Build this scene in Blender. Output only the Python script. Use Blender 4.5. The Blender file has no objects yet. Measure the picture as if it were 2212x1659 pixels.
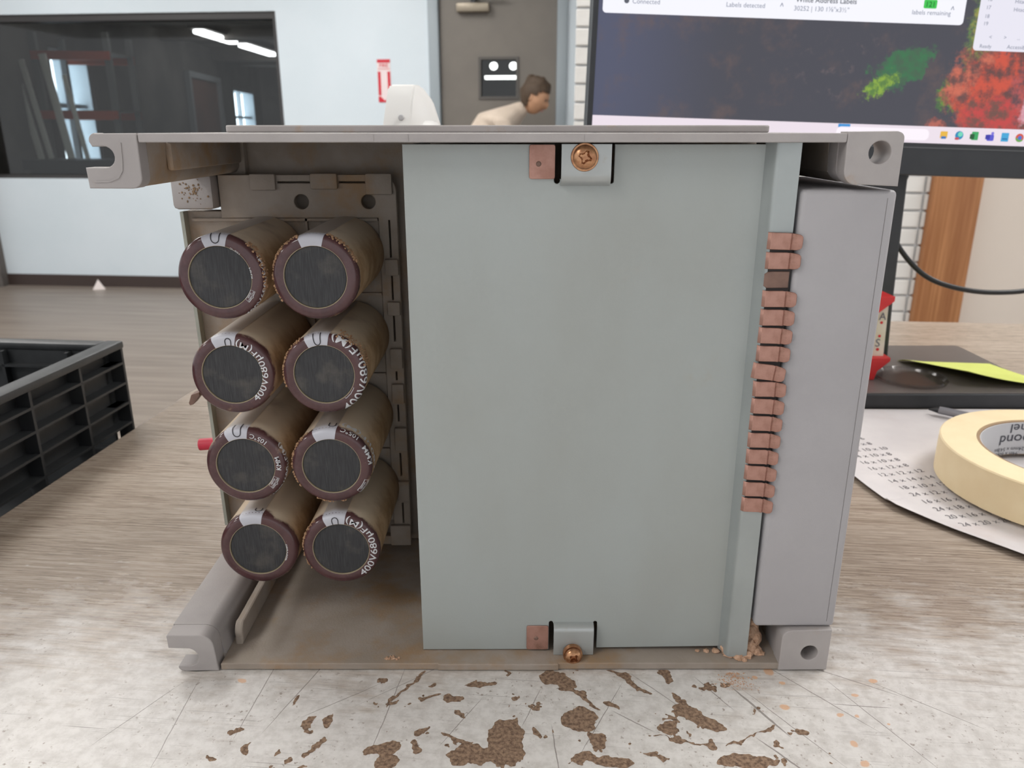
import bpy, bmesh, math, random
from mathutils import Vector, Matrix, noise as mnoise
random.seed(7)
R = math.radians
C = bpy.context.scene.collection
sc = bpy.context.scene
ROOM = R(-5.4)                      # the bench and the room stand slightly turned to the camera

# ------------------------------------------------------------------ camera, world, exposure
cam_d = bpy.data.cameras.new('camera')
cam = bpy.data.objects.new('camera', cam_d); C.objects.link(cam)
cam.location = (0, -.284, .2232); cam.rotation_euler = (R(90 - 18.0), 0, 0)
cam_d.sensor_width = 36; cam_d.lens = 1690 / 2212 * 36
cam_d.clip_start = .01; cam_d.clip_end = 60
cam_d.dof.use_dof = True; cam_d.dof.focus_distance = .305; cam_d.dof.aperture_fstop = 24
sc.camera = cam
sc.view_settings.view_transform = 'Standard'; sc.view_settings.look = 'None'
sc.view_settings.gamma = 1; sc.view_settings.use_curve_mapping = False
sc.view_settings.exposure = 0.36
wd = bpy.data.worlds.new('world'); sc.world = wd; wd.use_nodes = True
wd.node_tree.nodes['Background'].inputs[0].default_value = (.95, .97, 1, 1)
wd.node_tree.nodes['Background'].inputs[1].default_value = .80
LAMP = 10.5                          # strength of the ceiling panels

# ------------------------------------------------------------------ helpers: colour and materials
def S(r, g, b):
    f = lambda v: (v/255/12.92 if v/255 <= .04045 else ((v/255+.055)/1.055)**2.4)
    return (f(r), f(g), f(b), 1)
class NT:
    def __init__(s, name):
        s.m = bpy.data.materials.new(name); s.m.use_nodes = True; s.t = s.m.node_tree
        s.b = s.t.nodes['Principled BSDF']
    def n(s, typ, **kw):
        o = s.t.nodes.new(typ)
        for k, v in kw.items(): setattr(o, k, v)
        return o
    def put(s, sock, v):
        if hasattr(v, 'is_output') or isinstance(v, bpy.types.NodeSocket): s.t.links.new(v, sock)
        else: sock.default_value = v
    def obj(s):
        return s.n('ShaderNodeTexCoord').outputs['Object']
    def mapping(s, vec, loc=(0,0,0), rot=(0,0,0), scale=(1,1,1), typ='POINT'):
        o = s.n('ShaderNodeMapping', vector_type=typ); s.put(o.inputs[0], vec)
        o.inputs[1].default_value = loc; o.inputs[2].default_value = rot; o.inputs[3].default_value = scale
        return o.outputs[0]
    def noise(s, vec, scale, detail=4, rough=.55):
        o = s.n('ShaderNodeTexNoise'); s.put(o.inputs['Vector'], vec)
        o.inputs['Scale'].default_value = scale; o.inputs['Detail'].default_value = detail; o.inputs['Roughness'].default_value = rough
        return o.outputs[0]
    def math(s, op, a, b=0, c=None, clamp=False):
        o = s.n('ShaderNodeMath', operation=op, use_clamp=clamp); s.put(o.inputs[0], a); s.put(o.inputs[1], b)
        if c is not None: s.put(o.inputs[2], c)
        return o.outputs[0]
    def step(s, v, lo, hi, a=0, b=1):
        o = s.n('ShaderNodeMapRange', interpolation_type='SMOOTHSTEP'); s.put(o.inputs[0], v)
        o.inputs[1].default_value = lo; o.inputs[2].default_value = hi; o.inputs[3].default_value = a; o.inputs[4].default_value = b
        return o.outputs[0]
    def mix(s, f, a, b, mode='MIX'):
        o = s.n('ShaderNodeMix', data_type='RGBA', blend_type=mode); s.put(o.inputs[0], f); s.put(o.inputs[6], a); s.put(o.inputs[7], b)
        return o.outputs[2]
    def sep(s, vec):
        o = s.n('ShaderNodeSeparateXYZ'); s.put(o.inputs[0], vec); return o.outputs
    def length(s, vec):
        o = s.n('ShaderNodeVectorMath', operation='LENGTH'); s.put(o.inputs[0], vec); return o.outputs['Value']
    def bump(s, h, strength=.2, dist=.001):
        o = s.n('ShaderNodeBump'); o.inputs['Strength'].default_value = strength; o.inputs['Distance'].default_value = dist
        s.put(o.inputs['Height'], h); s.t.links.new(o.outputs[0], s.b.inputs['Normal'])
    def base(s, col, rough=.5, metal=0, spec=.5):
        s.put(s.b.inputs['Base Color'], col); s.put(s.b.inputs['Roughness'], rough); s.put(s.b.inputs['Metallic'], metal)
        s.b.inputs['Specular IOR Level'].default_value = spec
def mat(name, c1, c2=None, scale=60, rough=.5, metal=0, spec=.5, bump=0, bscale=900, dust=None, stretch=(1,1,1)):
    """c1/c2 mottled by noise; dust = (colour, low, high, scale): patchy film of dirt"""
    q = NT(name); v = q.obj(); col = c1
    if c2: col = q.mix(q.step(q.noise(q.mapping(v, scale=stretch), scale, 5), .3, .7), c1, c2)
    if dust:
        f = q.step(q.noise(q.mapping(v, loc=(3.1, 1.7, .4)), dust[3], 6, .65), dust[1], dust[2])
        col = q.mix(f, col, dust[0])
    q.base(col, rough, metal, spec)
    if bump: q.bump(q.noise(v, bscale, 3), bump, .0006)
    return q.m
def emit(name, col, strength=1):
    if name.startswith('lit_') or name.split('_')[-2:-1] == ['icon']: strength *= .82
    q = NT(name); q.base((0,0,0,1), .6); q.b.inputs['Emission Color'].default_value = col; q.b.inputs['Emission Strength'].default_value = strength
    return q.m

# ------------------------------------------------------------------ helpers: objects
def new(name, data, m=None, parent=None, loc=(0,0,0), rot=(0,0,0)):
    o = bpy.data.objects.new(name, data); C.objects.link(o)
    if m is not None and data is not None and len(data.materials) == 0: data.materials.append(m)
    o.location = loc; o.rotation_euler = rot
    if parent is not None: o.parent = parent
    return o
def tag(o, label=None, cat=None, group=None, kind=None):
    for k, v in (('label', label), ('category', cat), ('group', group), ('kind', kind)):
        if v: o[k] = v
    return o
def thing(name, label, cat, loc=(0,0,0), rot=(0,0,0), group=None):
    return tag(new(name, None, None, None, loc, rot), label, cat, group)
def rloc(u, w, z):                   # room frame -> world
    c, s = math.cos(ROOM), math.sin(ROOM)
    return (u*c - w*s, u*s + w*c, z)
def fin(bm, smooth=None):
    bmesh.ops.recalc_face_normals(bm, faces=bm.faces[:])
    me = bpy.data.meshes.new('m'); bm.to_mesh(me); bm.free()
    if smooth:
        for p in me.polygons: p.use_smooth = True
        me.set_sharp_from_angle(angle=R(smooth))
    return me
def add_box(bm, x0, x1, y0, y1, z0, z1, bev=0, seg=2):
    r = bmesh.ops.create_cube(bm, size=1)
    vs = r['verts']
    for v in vs:
        v.co = Vector((x0 + (v.co.x+.5)*(x1-x0), y0 + (v.co.y+.5)*(y1-y0), z0 + (v.co.z+.5)*(z1-z0)))
    if bev:
        es = list({e for v in vs for e in v.link_edges})
        bmesh.ops.bevel(bm, geom=es, offset=bev, segments=seg, affect='EDGES', profile=.5)
def box(name, x0, x1, y0, y1, z0, z1, m, parent=None, bev=0, seg=2, **kw):
    bm = bmesh.new(); add_box(bm, x0, x1, y0, y1, z0, z1, bev, seg)
    return new(name, fin(bm, 40 if bev else None), m, parent, **kw)
def boxes(name, lst, m, parent=None, bev=0, **kw):
    bm = bmesh.new()
    for b in lst: add_box(bm, *b, bev)
    return new(name, fin(bm, 40 if bev else None), m, parent, **kw)
def curve_mesh(loops, depth, bevel):
    cu = bpy.data.curves.new('c', 'CURVE'); cu.dimensions = '2D'; cu.fill_mode = 'BOTH'
    cu.extrude = max(depth/2 - bevel, 0); cu.bevel_depth = bevel; cu.bevel_resolution = 1; cu.offset = -bevel
    for L in loops:
        sp = cu.splines.new('POLY'); sp.points.add(len(L)-1); sp.use_cyclic_u = True
        for p, c in zip(sp.points, L): p.co = (c[0], c[1], 0, 1)
    o = bpy.data.objects.new('c', cu); C.objects.link(o)
    me = bpy.data.meshes.new_from_object(o.evaluated_get(bpy.context.evaluated_depsgraph_get()))
    bpy.data.objects.remove(o); bpy.data.curves.remove(cu)
    return me
def plate_mesh(loops, t0, t1, plane='XZ', bevel=0):
    me = curve_mesh(loops, t1-t0, bevel); mid = (t0+t1)/2
    f = {'XZ': lambda a,b,c: (a, c+mid, b), 'XY': lambda a,b,c: (a, b, c+mid), 'YZ': lambda a,b,c: (c+mid, a, b)}[plane]
    for v in me.vertices: v.co = f(*v.co)
    bm = bmesh.new(); bm.from_mesh(me); bpy.data.meshes.remove(me)
    bmesh.ops.remove_doubles(bm, verts=bm.verts[:], dist=1e-6)
    return fin(bm, 20)
def plate(name, loops, t0, t1, m, parent=None, plane='XZ', bevel=0, **kw):
    return new(name, plate_mesh(loops, t0, t1, plane, bevel), m, parent, **kw)
def rect(x0, x1, z0, z1, r=0, n=5):
    if not r: return [(x0,z0),(x1,z0),(x1,z1),(x0,z1)]
    out = []
    for cx, cz, a in ((x1-r,z0+r,-90),(x1-r,z1-r,0),(x0+r,z1-r,90),(x0+r,z0+r,180)):
        out += [(cx+r*math.cos(R(a+90*i/n)), cz+r*math.sin(R(a+90*i/n))) for i in range(n+1)]
    return out
def circ(cx, cz, r, n=24): return [(cx+r*math.cos(2*math.pi*i/n), cz+r*math.sin(2*math.pi*i/n)) for i in range(n)]
def mmL(L): return [(a/1000, b/1000) for a, b in L]
def ribbon(pts, w):
    L = []; Rr = []
    for i, p in enumerate(pts):
        a = Vector(pts[max(i-1,0)]); b = Vector(pts[min(i+1,len(pts)-1)]); d = (b-a).normalized(); nrm = Vector((-d.y, d.x))*w/2
        L.append(tuple(Vector(p)+nrm)); Rr.append(tuple(Vector(p)-nrm))
    return L + Rr[::-1]
def sweep(prof, a0=0, a1=2*math.pi, n=48, axis='Y', closed=None):
    """revolve (r, h) profile around an axis; a partial sweep stays open"""
    full = abs(a1-a0-2*math.pi) < 1e-6; bm = bmesh.new(); rows = []
    for i in range(n if full else n+1):
        a = a0+(a1-a0)*i/n; ca, sa = math.cos(a), math.sin(a)
        rows.append([bm.verts.new((r*ca, h, r*sa) if axis == 'Y' else (r*ca, r*sa, h)) for r, h in prof])
    k = len(rows)
    for i in range(k if full else k-1):
        A, B = rows[i], rows[(i+1) % k]
        for j in range(len(prof)-1): bm.faces.new((A[j], A[j+1], B[j+1], B[j]))
    bmesh.ops.remove_doubles(bm, verts=bm.verts[:], dist=1e-7)
    return bm
def lathe(name, prof, m, parent=None, axis='Y', n=48, smooth=35, **kw):
    return new(name, fin(sweep(prof, n=n, axis=axis), smooth), m, parent, **kw)
def tube_mesh(pts, r, n=10, cap=True):
    bm = bmesh.new(); rows = []; pts = [Vector(p) for p in pts]
    rr = r if isinstance(r, (list, tuple)) else [r]*len(pts)
    up = Vector((0,0,1))
    for i, p in enumerate(pts):
        d = (pts[min(i+1,len(pts)-1)]-pts[max(i-1,0)]).normalized()
        x = d.cross(up if abs(d.z) < .95 else Vector((0,1,0))).normalized(); y = d.cross(x)
        rows.append([bm.verts.new(p+rr[i]*(math.cos(2*math.pi*k/n)*x+math.sin(2*math.pi*k/n)*y)) for k in range(n)])
    for A, B in zip(rows, rows[1:]):
        for k in range(n): bm.faces.new((A[k], A[(k+1)%n], B[(k+1)%n], B[k]))
    if cap: bm.faces.new(rows[0]); bm.faces.new(rows[-1])
    return fin(bm, 40)
def tube(name, pts, r, m, parent=None, n=10, **kw): return new(name, tube_mesh(pts, r, n), m, parent, **kw)
def spline(pts, k=8):
    P = [Vector(p) for p in pts]; P = [2*P[0]-P[1]] + P + [2*P[-1]-P[-2]]; out = []
    for i in range(1, len(P)-2):
        for j in range(k):
            t = j/k; a,b,c,d = P[i-1:i+3]
            out.append(.5*((2*b)+(c-a)*t+(2*a-5*b+4*c-d)*t*t+(3*b-a-3*c+d)*t**3))
    return out + [P[-2]]
def text_geo(body, size, bold=0, align='LEFT', italic=0):
    cu = bpy.data.curves.new('t', 'FONT'); cu.body = body; cu.size = size; cu.align_x = align; cu.resolution_u = 3
    cu.offset = bold*size; cu.shear = italic
    o = bpy.data.objects.new('t', cu); C.objects.link(o)
    me = bpy.data.meshes.new_from_object(o.evaluated_get(bpy.context.evaluated_depsgraph_get()))
    V = [(v.co.x, v.co.y) for v in me.vertices]; F = [tuple(p.vertices) for p in me.polygons]
    bpy.data.objects.remove(o); bpy.data.curves.remove(cu); bpy.data.meshes.remove(me)
    return V, F
def finer(V, F, thr, ku=1):
    bm = bmesh.new(); vs = [bm.verts.new((u*ku, v, 0)) for u, v in V]
    for q in F:
        try: bm.faces.new([vs[i] for i in q])
        except ValueError: pass
    bmesh.ops.triangulate(bm, faces=bm.faces[:])
    for _ in range(4):
        es = [e for e in bm.edges if e.calc_length() > thr]
        if not es: break
        bmesh.ops.subdivide_edges(bm, edges=es, cuts=1); bmesh.ops.triangulate(bm, faces=bm.faces[:])
    bm.verts.index_update()
    out = [(v.co.x/ku, v.co.y) for v in bm.verts], [tuple(v.index for v in f.verts) for f in bm.faces]
    bm.free(); return out
def flat(name, geos, f, m, parent=None):
    """several 2D geometries (V, F) carried onto a surface by f(u, v) as one lettering mesh"""
    vs, fs = [], []
    for V, F in geos:
        o = len(vs); vs += [f(u, v) for u, v in V]; fs += [tuple(i+o for i in q) for q in F]
    me = bpy.data.meshes.new(name); me.from_pydata(vs, [], fs); me.update()
    return new(name, me, m, parent)
def shift(g, dx, dy, rot=0, flip=False):
    c, s = math.cos(rot), math.sin(rot)
    return [(x*c-y*s+dx, x*s+y*c+dy) for x, y in g[0]], g[1]
def poly(L): return L, [tuple(range(len(L)))]

# ------------------------------------------------------------------ materials
plastic = mat('grey_plastic', S(168,162,160), S(158,152,150), 35, .52, bump=.12, bscale=1800, dust=(S(165,140,112), .60, .80, 55))
plastic_in = mat('dusty_grey_plastic', S(158,147,137), S(142,130,118), 40, .7, bump=.2, bscale=1200, dust=(S(150,122,92), .45, .75, 38))
cover_pl = mat('smooth_grey_plastic', S(168,165,167), S(162,159,161), 20, .5, bump=.1, bscale=2200)
sheet = mat('grey_green_painted_sheet', S(161,166,164), S(155,158,154), 14, .5, metal=.05, bump=.06, bscale=1500, dust=(S(158,146,126), .64, .9, 26), stretch=(1,1,.5))
zinc = mat('zinc_plated_steel', S(176,179,178), S(163,167,166), 40, .34, metal=.45, dust=(S(150,132,112), .62, .85, 70))
copper = mat('copper_strip', S(178,136,122), S(156,114,100), 160, .46, metal=.45, bump=.15, bscale=900, dust=(S(130,96,80), .55, .8, 120))
copper_dk = mat('browned_copper', S(134,106,94), S(116,92,82), 160, .6, metal=.3)
brass = mat('yellow_passivated_screw', S(196,150,112), S(160,112,82), 500, .3, metal=.85)
white_print = mat('white_print', S(205,205,208), rough=.5)
black_print = mat('black_print', S(45,42,48), rough=.5)
paper_ink = mat('grey_ink', S(118,116,120), rough=.8)
black_pl = mat('black_plastic', S(34,35,38), S(42,43,47), 60, .42)
crate_pl = mat('black_crate_plastic', S(36,38,40), S(46,48,50), 40, .45, bump=.1, bscale=500)
red_pl = mat('red_plastic', S(205,42,44), S(190,34,38), 40, .4)
red_wire = mat('red_rubber', S(205,48,74), S(190,40,62), 90, .5)
dust_m = mat('tan_dust', S(208,172,146), S(184,146,118), 700, .95, bump=.8, bscale=1500)
def sleeve_material():
    q = NT('maroon_capacitor_sleeve'); v = q.obj(); x, y, z = q.sep(v)
    nz = q.noise(q.mapping(v, loc=(2,1,0)), 95, 5, .65)
    info = q.n('ShaderNodeObjectInfo'); w = q.mapping(v, loc=(0,0,0)); 
    off = q.n('ShaderNodeVectorMath', operation='ADD'); q.put(off.inputs[0], v); q.put(off.inputs[1], info.outputs['Location'])
    n2 = q.noise(off.outputs[0], 60, 5, .62)
    lim = q.math('MULTIPLY_ADD', n2, .016, -.006)                      # ragged front edge of the dust
    f = q.step(q.math('SUBTRACT', y, lim), 0, .003)
    f = q.math('MULTIPLY', f, q.step(q.noise(off.outputs[0], 34, 4), .25, .45, .55, 1))
    g = q.n('ShaderNodeNewGeometry')
    dust = q.mix(q.step(nz, .35, .65), S(178,148,114), S(150,119,86))
    dust = q.mix(q.step(q.sep(g.outputs['Normal'])[2], .3, .95), dust, S(192,176,155))    # thicker pale film settled on top
    col = q.mix(q.step(nz, .4, .7), S(82,54,55), S(70,45,47))
    spk = q.step(q.noise(off.outputs[0], 900, 2), .66, .8, 0, .35)
    col = q.mix(spk, col, S(150,125,110))
    q.base(q.mix(f, col, dust), q.math('MULTIPLY_ADD', f, .65, .14), 0, .5); return q.m
sleeve = sleeve_material()
def disc_material():
    q = NT('dark_vinyl_end_disc'); v = q.obj()
    info = q.n('ShaderNodeObjectInfo'); off = q.n('ShaderNodeVectorMath', operation='ADD'); q.put(off.inputs[0], v); q.put(off.inputs[1], info.outputs['Location'])
    s = q.noise(q.mapping(off.outputs[0], rot=(0,R(12),0), scale=(2600,1,120)), 1, 4)
    col = q.mix(q.step(s, .3, .8), S(44,44,46), S(66,66,68))
    blot = q.step(q.noise(off.outputs[0], 110, 4), .5, .75, 0, .35)
    col = q.mix(blot, col, S(104,98,90))
    q.base(col, .55, .1, .4); return q.m
disc_m = disc_material()
def stripe_material():
    q = NT('pale_polarity_stripe'); v = q.obj(); y = q.sep(v)[1]
    f = q.step(q.math('SUBTRACT', y, q.math('MULTIPLY', q.noise(v, 120, 4), .006)), 0, .004, 0, .8)
    q.base(q.mix(f, S(186,186,194), S(160,148,134)), .4); return q.m
stripe_m = stripe_material()

def table_material():
    q = NT('worn_laminate_benchtop'); v = q.obj()          # room frame, metres
    wv = q.mapping(v, rot=(0,0,ROOM)); x, y, z = q.sep(wv)  # device frame
    g1 = q.noise(q.mapping(v, scale=(22,700,1)), 1, 4, .6); g2 = q.noise(q.mapping(v, scale=(70,1300,1)), 1, 3, .65); g3 = q.noise(q.mapping(v, scale=(3,40,1)), 1, 3)
    lam = q.mix(q.step(g1, .32, .68), S(138,122,108), S(180,166,151))
    lam = q.mix(q.step(g2, .50, .66, 0, .8), lam, S(110,95,84)); lam = q.mix(q.step(g3, .4, .7, 0, .35), lam, S(184,171,158))
    # rubbed-through, whitened zone along the working edge
    n1 = q.noise(v, 22, 5, .6); n2 = q.noise(q.mapping(v, scale=(50,220,1)), 1, 4, .65)
    wear = q.math('ADD', q.math('MULTIPLY_ADD', y, -8.0, .80), q.math('MULTIPLY', q.math('SUBTRACT', n1, .5), 1.5))
    wear = q.math('ADD', wear, q.math('MULTIPLY', q.math('SUBTRACT', n2, .5), 1.2))
    wear = q.step(wear, .25, 1.0)
    pale = q.mix(q.step(q.noise(v, 160, 6, .7), .35, .7), S(212,208,204), S(190,185,180))
    col = q.mix(wear, lam, pale)
    # fine random scratches
    sr = None
    for a, off, wd_ in ((35, 0, 1), (-50, 5, 1), (70, 9, 1), (8, 3, 1)):
        s_ = q.noise(q.mapping(v, loc=(off,off,0), rot=(0,0,R(a)), scale=(14,1500,1)), 1, 2, .5)
        s_ = q.step(s_, .66, .73, 0, .7)
        sr = s_ if sr is None else q.math('MAXIMUM', sr, s_)
    sr = q.math('MULTIPLY', sr, q.step(q.noise(v, 30, 3), .42, .62)); sr = q.math('MULTIPLY', sr, wear)
    col = q.mix(sr, col, S(120,112,108))
    spk = q.math('MULTIPLY', q.step(q.noise(v, 420, 3, .6), .60, .70, 0, .8), q.step(q.noise(v, 35, 2), .40, .58))
    col = q.mix(q.math('MULTIPLY', spk, wear), col, S(126,110,98))
    def field(lst, amp, sc1):
        nv = q.n('ShaderNodeTexNoise'); q.put(nv.inputs['Vector'], wv); nv.inputs['Scale'].default_value = sc1; nv.inputs['Detail'].default_value = 5
        d = q.n('ShaderNodeVectorMath', operation='MULTIPLY_ADD'); q.put(d.inputs[0], nv.outputs['Color']); d.inputs[1].default_value = (amp, amp, 0); nv.inputs['Roughness'].default_value = .68; d.inputs[2].default_value = (-amp/2, -amp/2, 0)
        ad = q.n('ShaderNodeVectorMath', operation='ADD'); q.put(ad.inputs[0], wv); q.put(ad.inputs[1], d.outputs[0])
        best = None
        for X, Y, ra, rb, ang in lst:
            l = q.length(q.mapping(ad.outputs[0], loc=(X/1000, Y/1000, 0), rot=(0,0,R(ang)), scale=(ra/1000, rb/1000, 1), typ='TEXTURE'))
            best = l if best is None else q.math('MINIMUM', best, l)
        return best
    lines = [(99.9,-24.1,16.7,.55,-62),(-105.1,-14.6,26.3,.2,85),(-87.3,-8.9,29.6,.22,70),(-50,-22.8,27,.2,82),(125.8,-14.6,28.8,.24,-51),(145.6,-30.6,30.2,.2,-65),(144.8,-6,20.5,.24,-31),(102.5,-49.8,14.1,.4,-53),(-35.3,0,36.1,.16,37),(-133.2,-30.6,26.7,.2,91),(35.9,-28.1,24.2,.18,62),(142.2,-21.5,12.6,.24,-6),(16.5,-45.2,13.2,.24,-86),(60,-12,14,.2,-50),(8,-22,12,.2,70),(48,-30,10,.25,-38),(110,-33,26,.2,-58),(168,-20,24,.2,-40),(-20,-30,16,.18,60),(-70,-18,18,.18,35),(-150,-25,22,.2,60),(84,-14,12,.25,-60)]
    ln = q.step(field(lines, .0012, 60), 1.1, .8, 0, .75)
    col = q.mix(ln, col, S(112,102,96))
    fl = [(111.2,0,2.2,3,0),(110.9,-22,2.2,1.8,0),(153.7,-6.3,2,1.6,0),(142.2,-15.1,1.6,1,0),(131.6,-26.8,1.6,1.2,20),(138.2,-27.3,1,1,0),(130.7,-42.2,1.7,1.6,0),(130.6,-52,2.2,1.5,30),(114.7,-7.4,1.4,1.1,0),(148.7,-31.9,.9,.6,0),(104,-4,1.5,1.2,0),(-115,-6,2.4,1.3,-20)]
    fk = q.step(field(fl, .002, 300), 1.1, .7, 0, .8)
    col = q.mix(fk, col, S(206,160,122))
    q.base(col, q.math('MULTIPLY_ADD', wear, .10, .27), 0, .5)
    q.bump(q.noise(v, 700, 3), .06, .0006)
    return q.m

# ------------------------------------------------------------------ the room (room frame: u right, w away, z up; floor at -0.94)
RZ = (0, 0, ROOM); W = 5.44; FL = -.94; CEIL = 1.76
def struct(o): return tag(o, kind='structure')
wall_m = mat('pale_blue_white_paint', S(216,226,233), S(212,223,230), 3, .6, bump=.05, bscale=300)
frame_m = mat('grey_blue_door_frame', S(150,160,166), rough=.45)
door_m = mat('taupe_painted_door', S(122,116,108), S(116,110,103), 5, .5)
ceil_m = mat('white_ceiling_tile', S(215,215,212), rough=.9)
def floor_material():
    q = NT('wood_look_vinyl_floor'); v = q.obj()
    g = q.noise(q.mapping(v, scale=(1.2,26,1)), 1, 5, .6); h = q.noise(q.mapping(v, scale=(.6,6,1)), 1, 3)
    col = q.mix(q.step(g, .3, .7), S(116,105,96), S(148,137,127)); col = q.mix(q.step(h, .4, .7, 0, .5), col, S(134,123,113))
    q.base(col, .38, 0, .5); return q.m
struct(box('floor', -9, 5, -3, W, FL-.05, FL, floor_material(), rot=RZ))
struct(box('ceiling', -9, 5, -3, W, CEIL, CEIL+.05, ceil_m, rot=RZ))
# far wall with an interior window and a door opening
struct(plate('wall_back', [[(-9,FL),(-1.02,FL),(-1.02,1.10),(-.205,1.10),(-.205,FL),(3,FL),(3,CEIL),(-9,CEIL)], rect(-5.6,-2.15,-.125,1.0)], W, W+.14, wall_m, rot=RZ))
bb = struct(box('baseboard_back', -9, -1.08, W-.012, W, FL, FL+.088, mat('dark_brown_vinyl_base', S(62,50,46), rough=.5), rot=RZ))
wn = struct(new('window_1', None, rot=RZ))
alu = mat('dark_window_frame', S(58,56,56), rough=.45)
for n_, b in (('window_frame', (-5.6,-2.15,W+.02,W+.12,-.125,-.10)), ('window_frame', (-5.6,-2.15,W+.02,W+.12,.955,1.0)), ('window_frame', (-2.18,-2.15,W+.02,W+.12,-.10,.955)), ('window_frame', (-5.6,-5.57,W+.02,W+.12,-.10,.955))):
    box(n_, *b, alu, wn)
def glass_material():
    q = NT('clear_window_glass'); t = q.t
    tr = q.n('ShaderNodeBsdfTransparent'); tr.inputs[0].default_value = (.62,.64,.64,1); gl = q.n('ShaderNodeBsdfGlossy'); gl.inputs['Roughness'].default_value = .03
    mx = q.n('ShaderNodeMixShader'); mx.inputs[0].default_value = .045
    t.links.new(tr.outputs[0], mx.inputs[1]); t.links.new(gl.outputs[0], mx.inputs[2]); t.links.new(mx.outputs[0], t.nodes['Material Output'].inputs[0]); return q.m
glass = glass_material()
box('pane', -5.57, -2.18, W+.06, W+.066, -.10, .955, glass, wn)
# door
dr = struct(new('door_1', None, rot=RZ))
boxes('door_frame', [(-1.085,-1.015,W-.02,W+.14,FL,1.165),(-.21,-.14,W-.02,W+.14,FL,1.165),(-1.015,-.21,W-.02,W+.14,1.095,1.165)], frame_m, dr, .004)
plate('door_leaf', [rect(-1.012,-.213,FL+.005,1.092), rect(-.737,-.482,.437,.687)], W+.03, W+.075, door_m, dr)
plate('vision_frame', [rect(-.749,-.470,.425,.699), rect(-.731,-.488,.443,.681)], W+.02, W+.03, mat('dark_vision_frame', S(88,84,80), rough=.5), dr)
box('vision_pane', -.737, -.482, W+.048, W+.054, .437, .687, glass, dr)
cl = box('door_closer', -.886, -.667, W-.035, W+.03, .975, 1.03, mat('bronze_closer', S(150,140,124), rough=.4, metal=.4), dr, .006)
boxes('closer_arm', [(-.79,-.76,W-.02,W+.02,1.03,1.10),(-.78,-.56,W-.03,W-.015,1.05,1.06)], black_pl, cl)
new('door_handle', tube_mesh([(-.97,W+.03,.02),(-.97,W-.04,.02),(-.86,W-.04,.02)], .011), zinc, dr)
# corridor behind the door window, with its ceiling lamps
corr = mat('dim_corridor_paint', S(120,118,116), rough=.8)
struct(boxes('wall_corridor', [(-1.6,.6,W+3.2,W+3.25,FL,CEIL),(-1.62,-1.6,W+.16,W+3.2,FL,CEIL),(.6,.62,W+.16,W+3.2,FL,CEIL),(-1.6,.6,W+.16,W+3.2,CEIL-.6,CEIL-.58),(-1.6,.6,W+.16,W+3.2,FL-.03,FL)], corr, rot=RZ))
lampw = emit('lamp_white', (1,.98,.95,1), 7)
tag(box('tube_lamp', -1.02, -.60, W+2.5, W+2.56, .70, .73, lampw, rot=RZ), 'long glowing ceiling tube seen low in the small door window', 'lamp')
for k, (x, nm) in enumerate(((-.872, 'warm round glowing spot lamp at left in the door window'), (-.69, 'bright round glowing spot lamp at right in the door window'))):
    q_ = lathe('spot_lamp', [(0,0),(.033,0),(.036,.008),(.036,.02),(0,.03)], lampw, axis='Z', n=20, loc=rloc(x, W+2.0, .775), rot=(R(60),0,ROOM)); tag(q_, nm, 'lamp')
# workshop behind the interior window
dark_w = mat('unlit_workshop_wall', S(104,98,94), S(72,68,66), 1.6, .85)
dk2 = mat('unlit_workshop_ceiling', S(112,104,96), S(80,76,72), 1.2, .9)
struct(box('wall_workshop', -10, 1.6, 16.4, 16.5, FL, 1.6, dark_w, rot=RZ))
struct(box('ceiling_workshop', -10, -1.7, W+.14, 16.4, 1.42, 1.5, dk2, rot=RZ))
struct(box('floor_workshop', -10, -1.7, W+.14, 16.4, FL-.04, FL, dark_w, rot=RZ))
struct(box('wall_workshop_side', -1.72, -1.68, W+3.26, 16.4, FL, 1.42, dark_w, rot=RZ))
# side wall with two daylight windows (world frame, from (-4.0, 6.2) to (-5.35, 16.3))
ang = math.atan2(-1.35, 10.1); ww = math.hypot(1.35, 10.1)
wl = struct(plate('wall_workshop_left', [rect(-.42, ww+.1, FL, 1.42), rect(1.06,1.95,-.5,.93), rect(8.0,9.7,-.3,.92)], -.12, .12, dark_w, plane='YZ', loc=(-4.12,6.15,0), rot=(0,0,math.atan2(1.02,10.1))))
day = emit('daylight_sky', (.80,.92,1,1), 6.5)
for i, (a, b, z0, z1) in enumerate(((1.06,1.95,-.5,.93),(8.0,9.7,-.3,.92))):
    w_ = struct(new('window_%d' % (i+2), None, loc=(-4.12,6.15,0), rot=(0,0,math.atan2(1.02,10.1))))
    mid = (a+b)/2; fr = mat('pale_sash_%d' % i, S(170,180,188), rough=.5)
    boxes('window_frame', [(-.1,.1,a,a+.05,z0,z1),(-.1,.1,b-.05,b,z0,z1),(-.1,.1,a,b,z0,z0+.05),(-.1,.1,a,b,z1-.05,z1),(-.04,.04,mid-.025,mid+.025,z0,z1),(-.04,.04,a,b,.42,.46)], fr, w_)
    box('sky_pane', -.11, -.10, a, b, z0, z1, day, w_)
lf = thing('strip_light', 'long two-tube strip light glowing on the workshop ceiling', 'lamp')
for a, b in ((9.75,10.95),(11.35,12.75)):
    box('tube', -3.76, -3.62, a, b, 1.30, 1.35, emit('tube_white', (1,1,1,1), 9), lf, .02)
box('housing', -3.80, -3.58, 9.7, 12.7, 1.352, 1.40, dark_w, lf)
box('hanger', -3.70, -3.68, 11.18, 11.22, 1.40, 1.425, dark_w, lf)
lg = thing('strip_light', 'added unseen strip light brightening the near end of the workshop', 'lamp')  # added lamp, hidden above the window view, brightens the workshop
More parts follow.
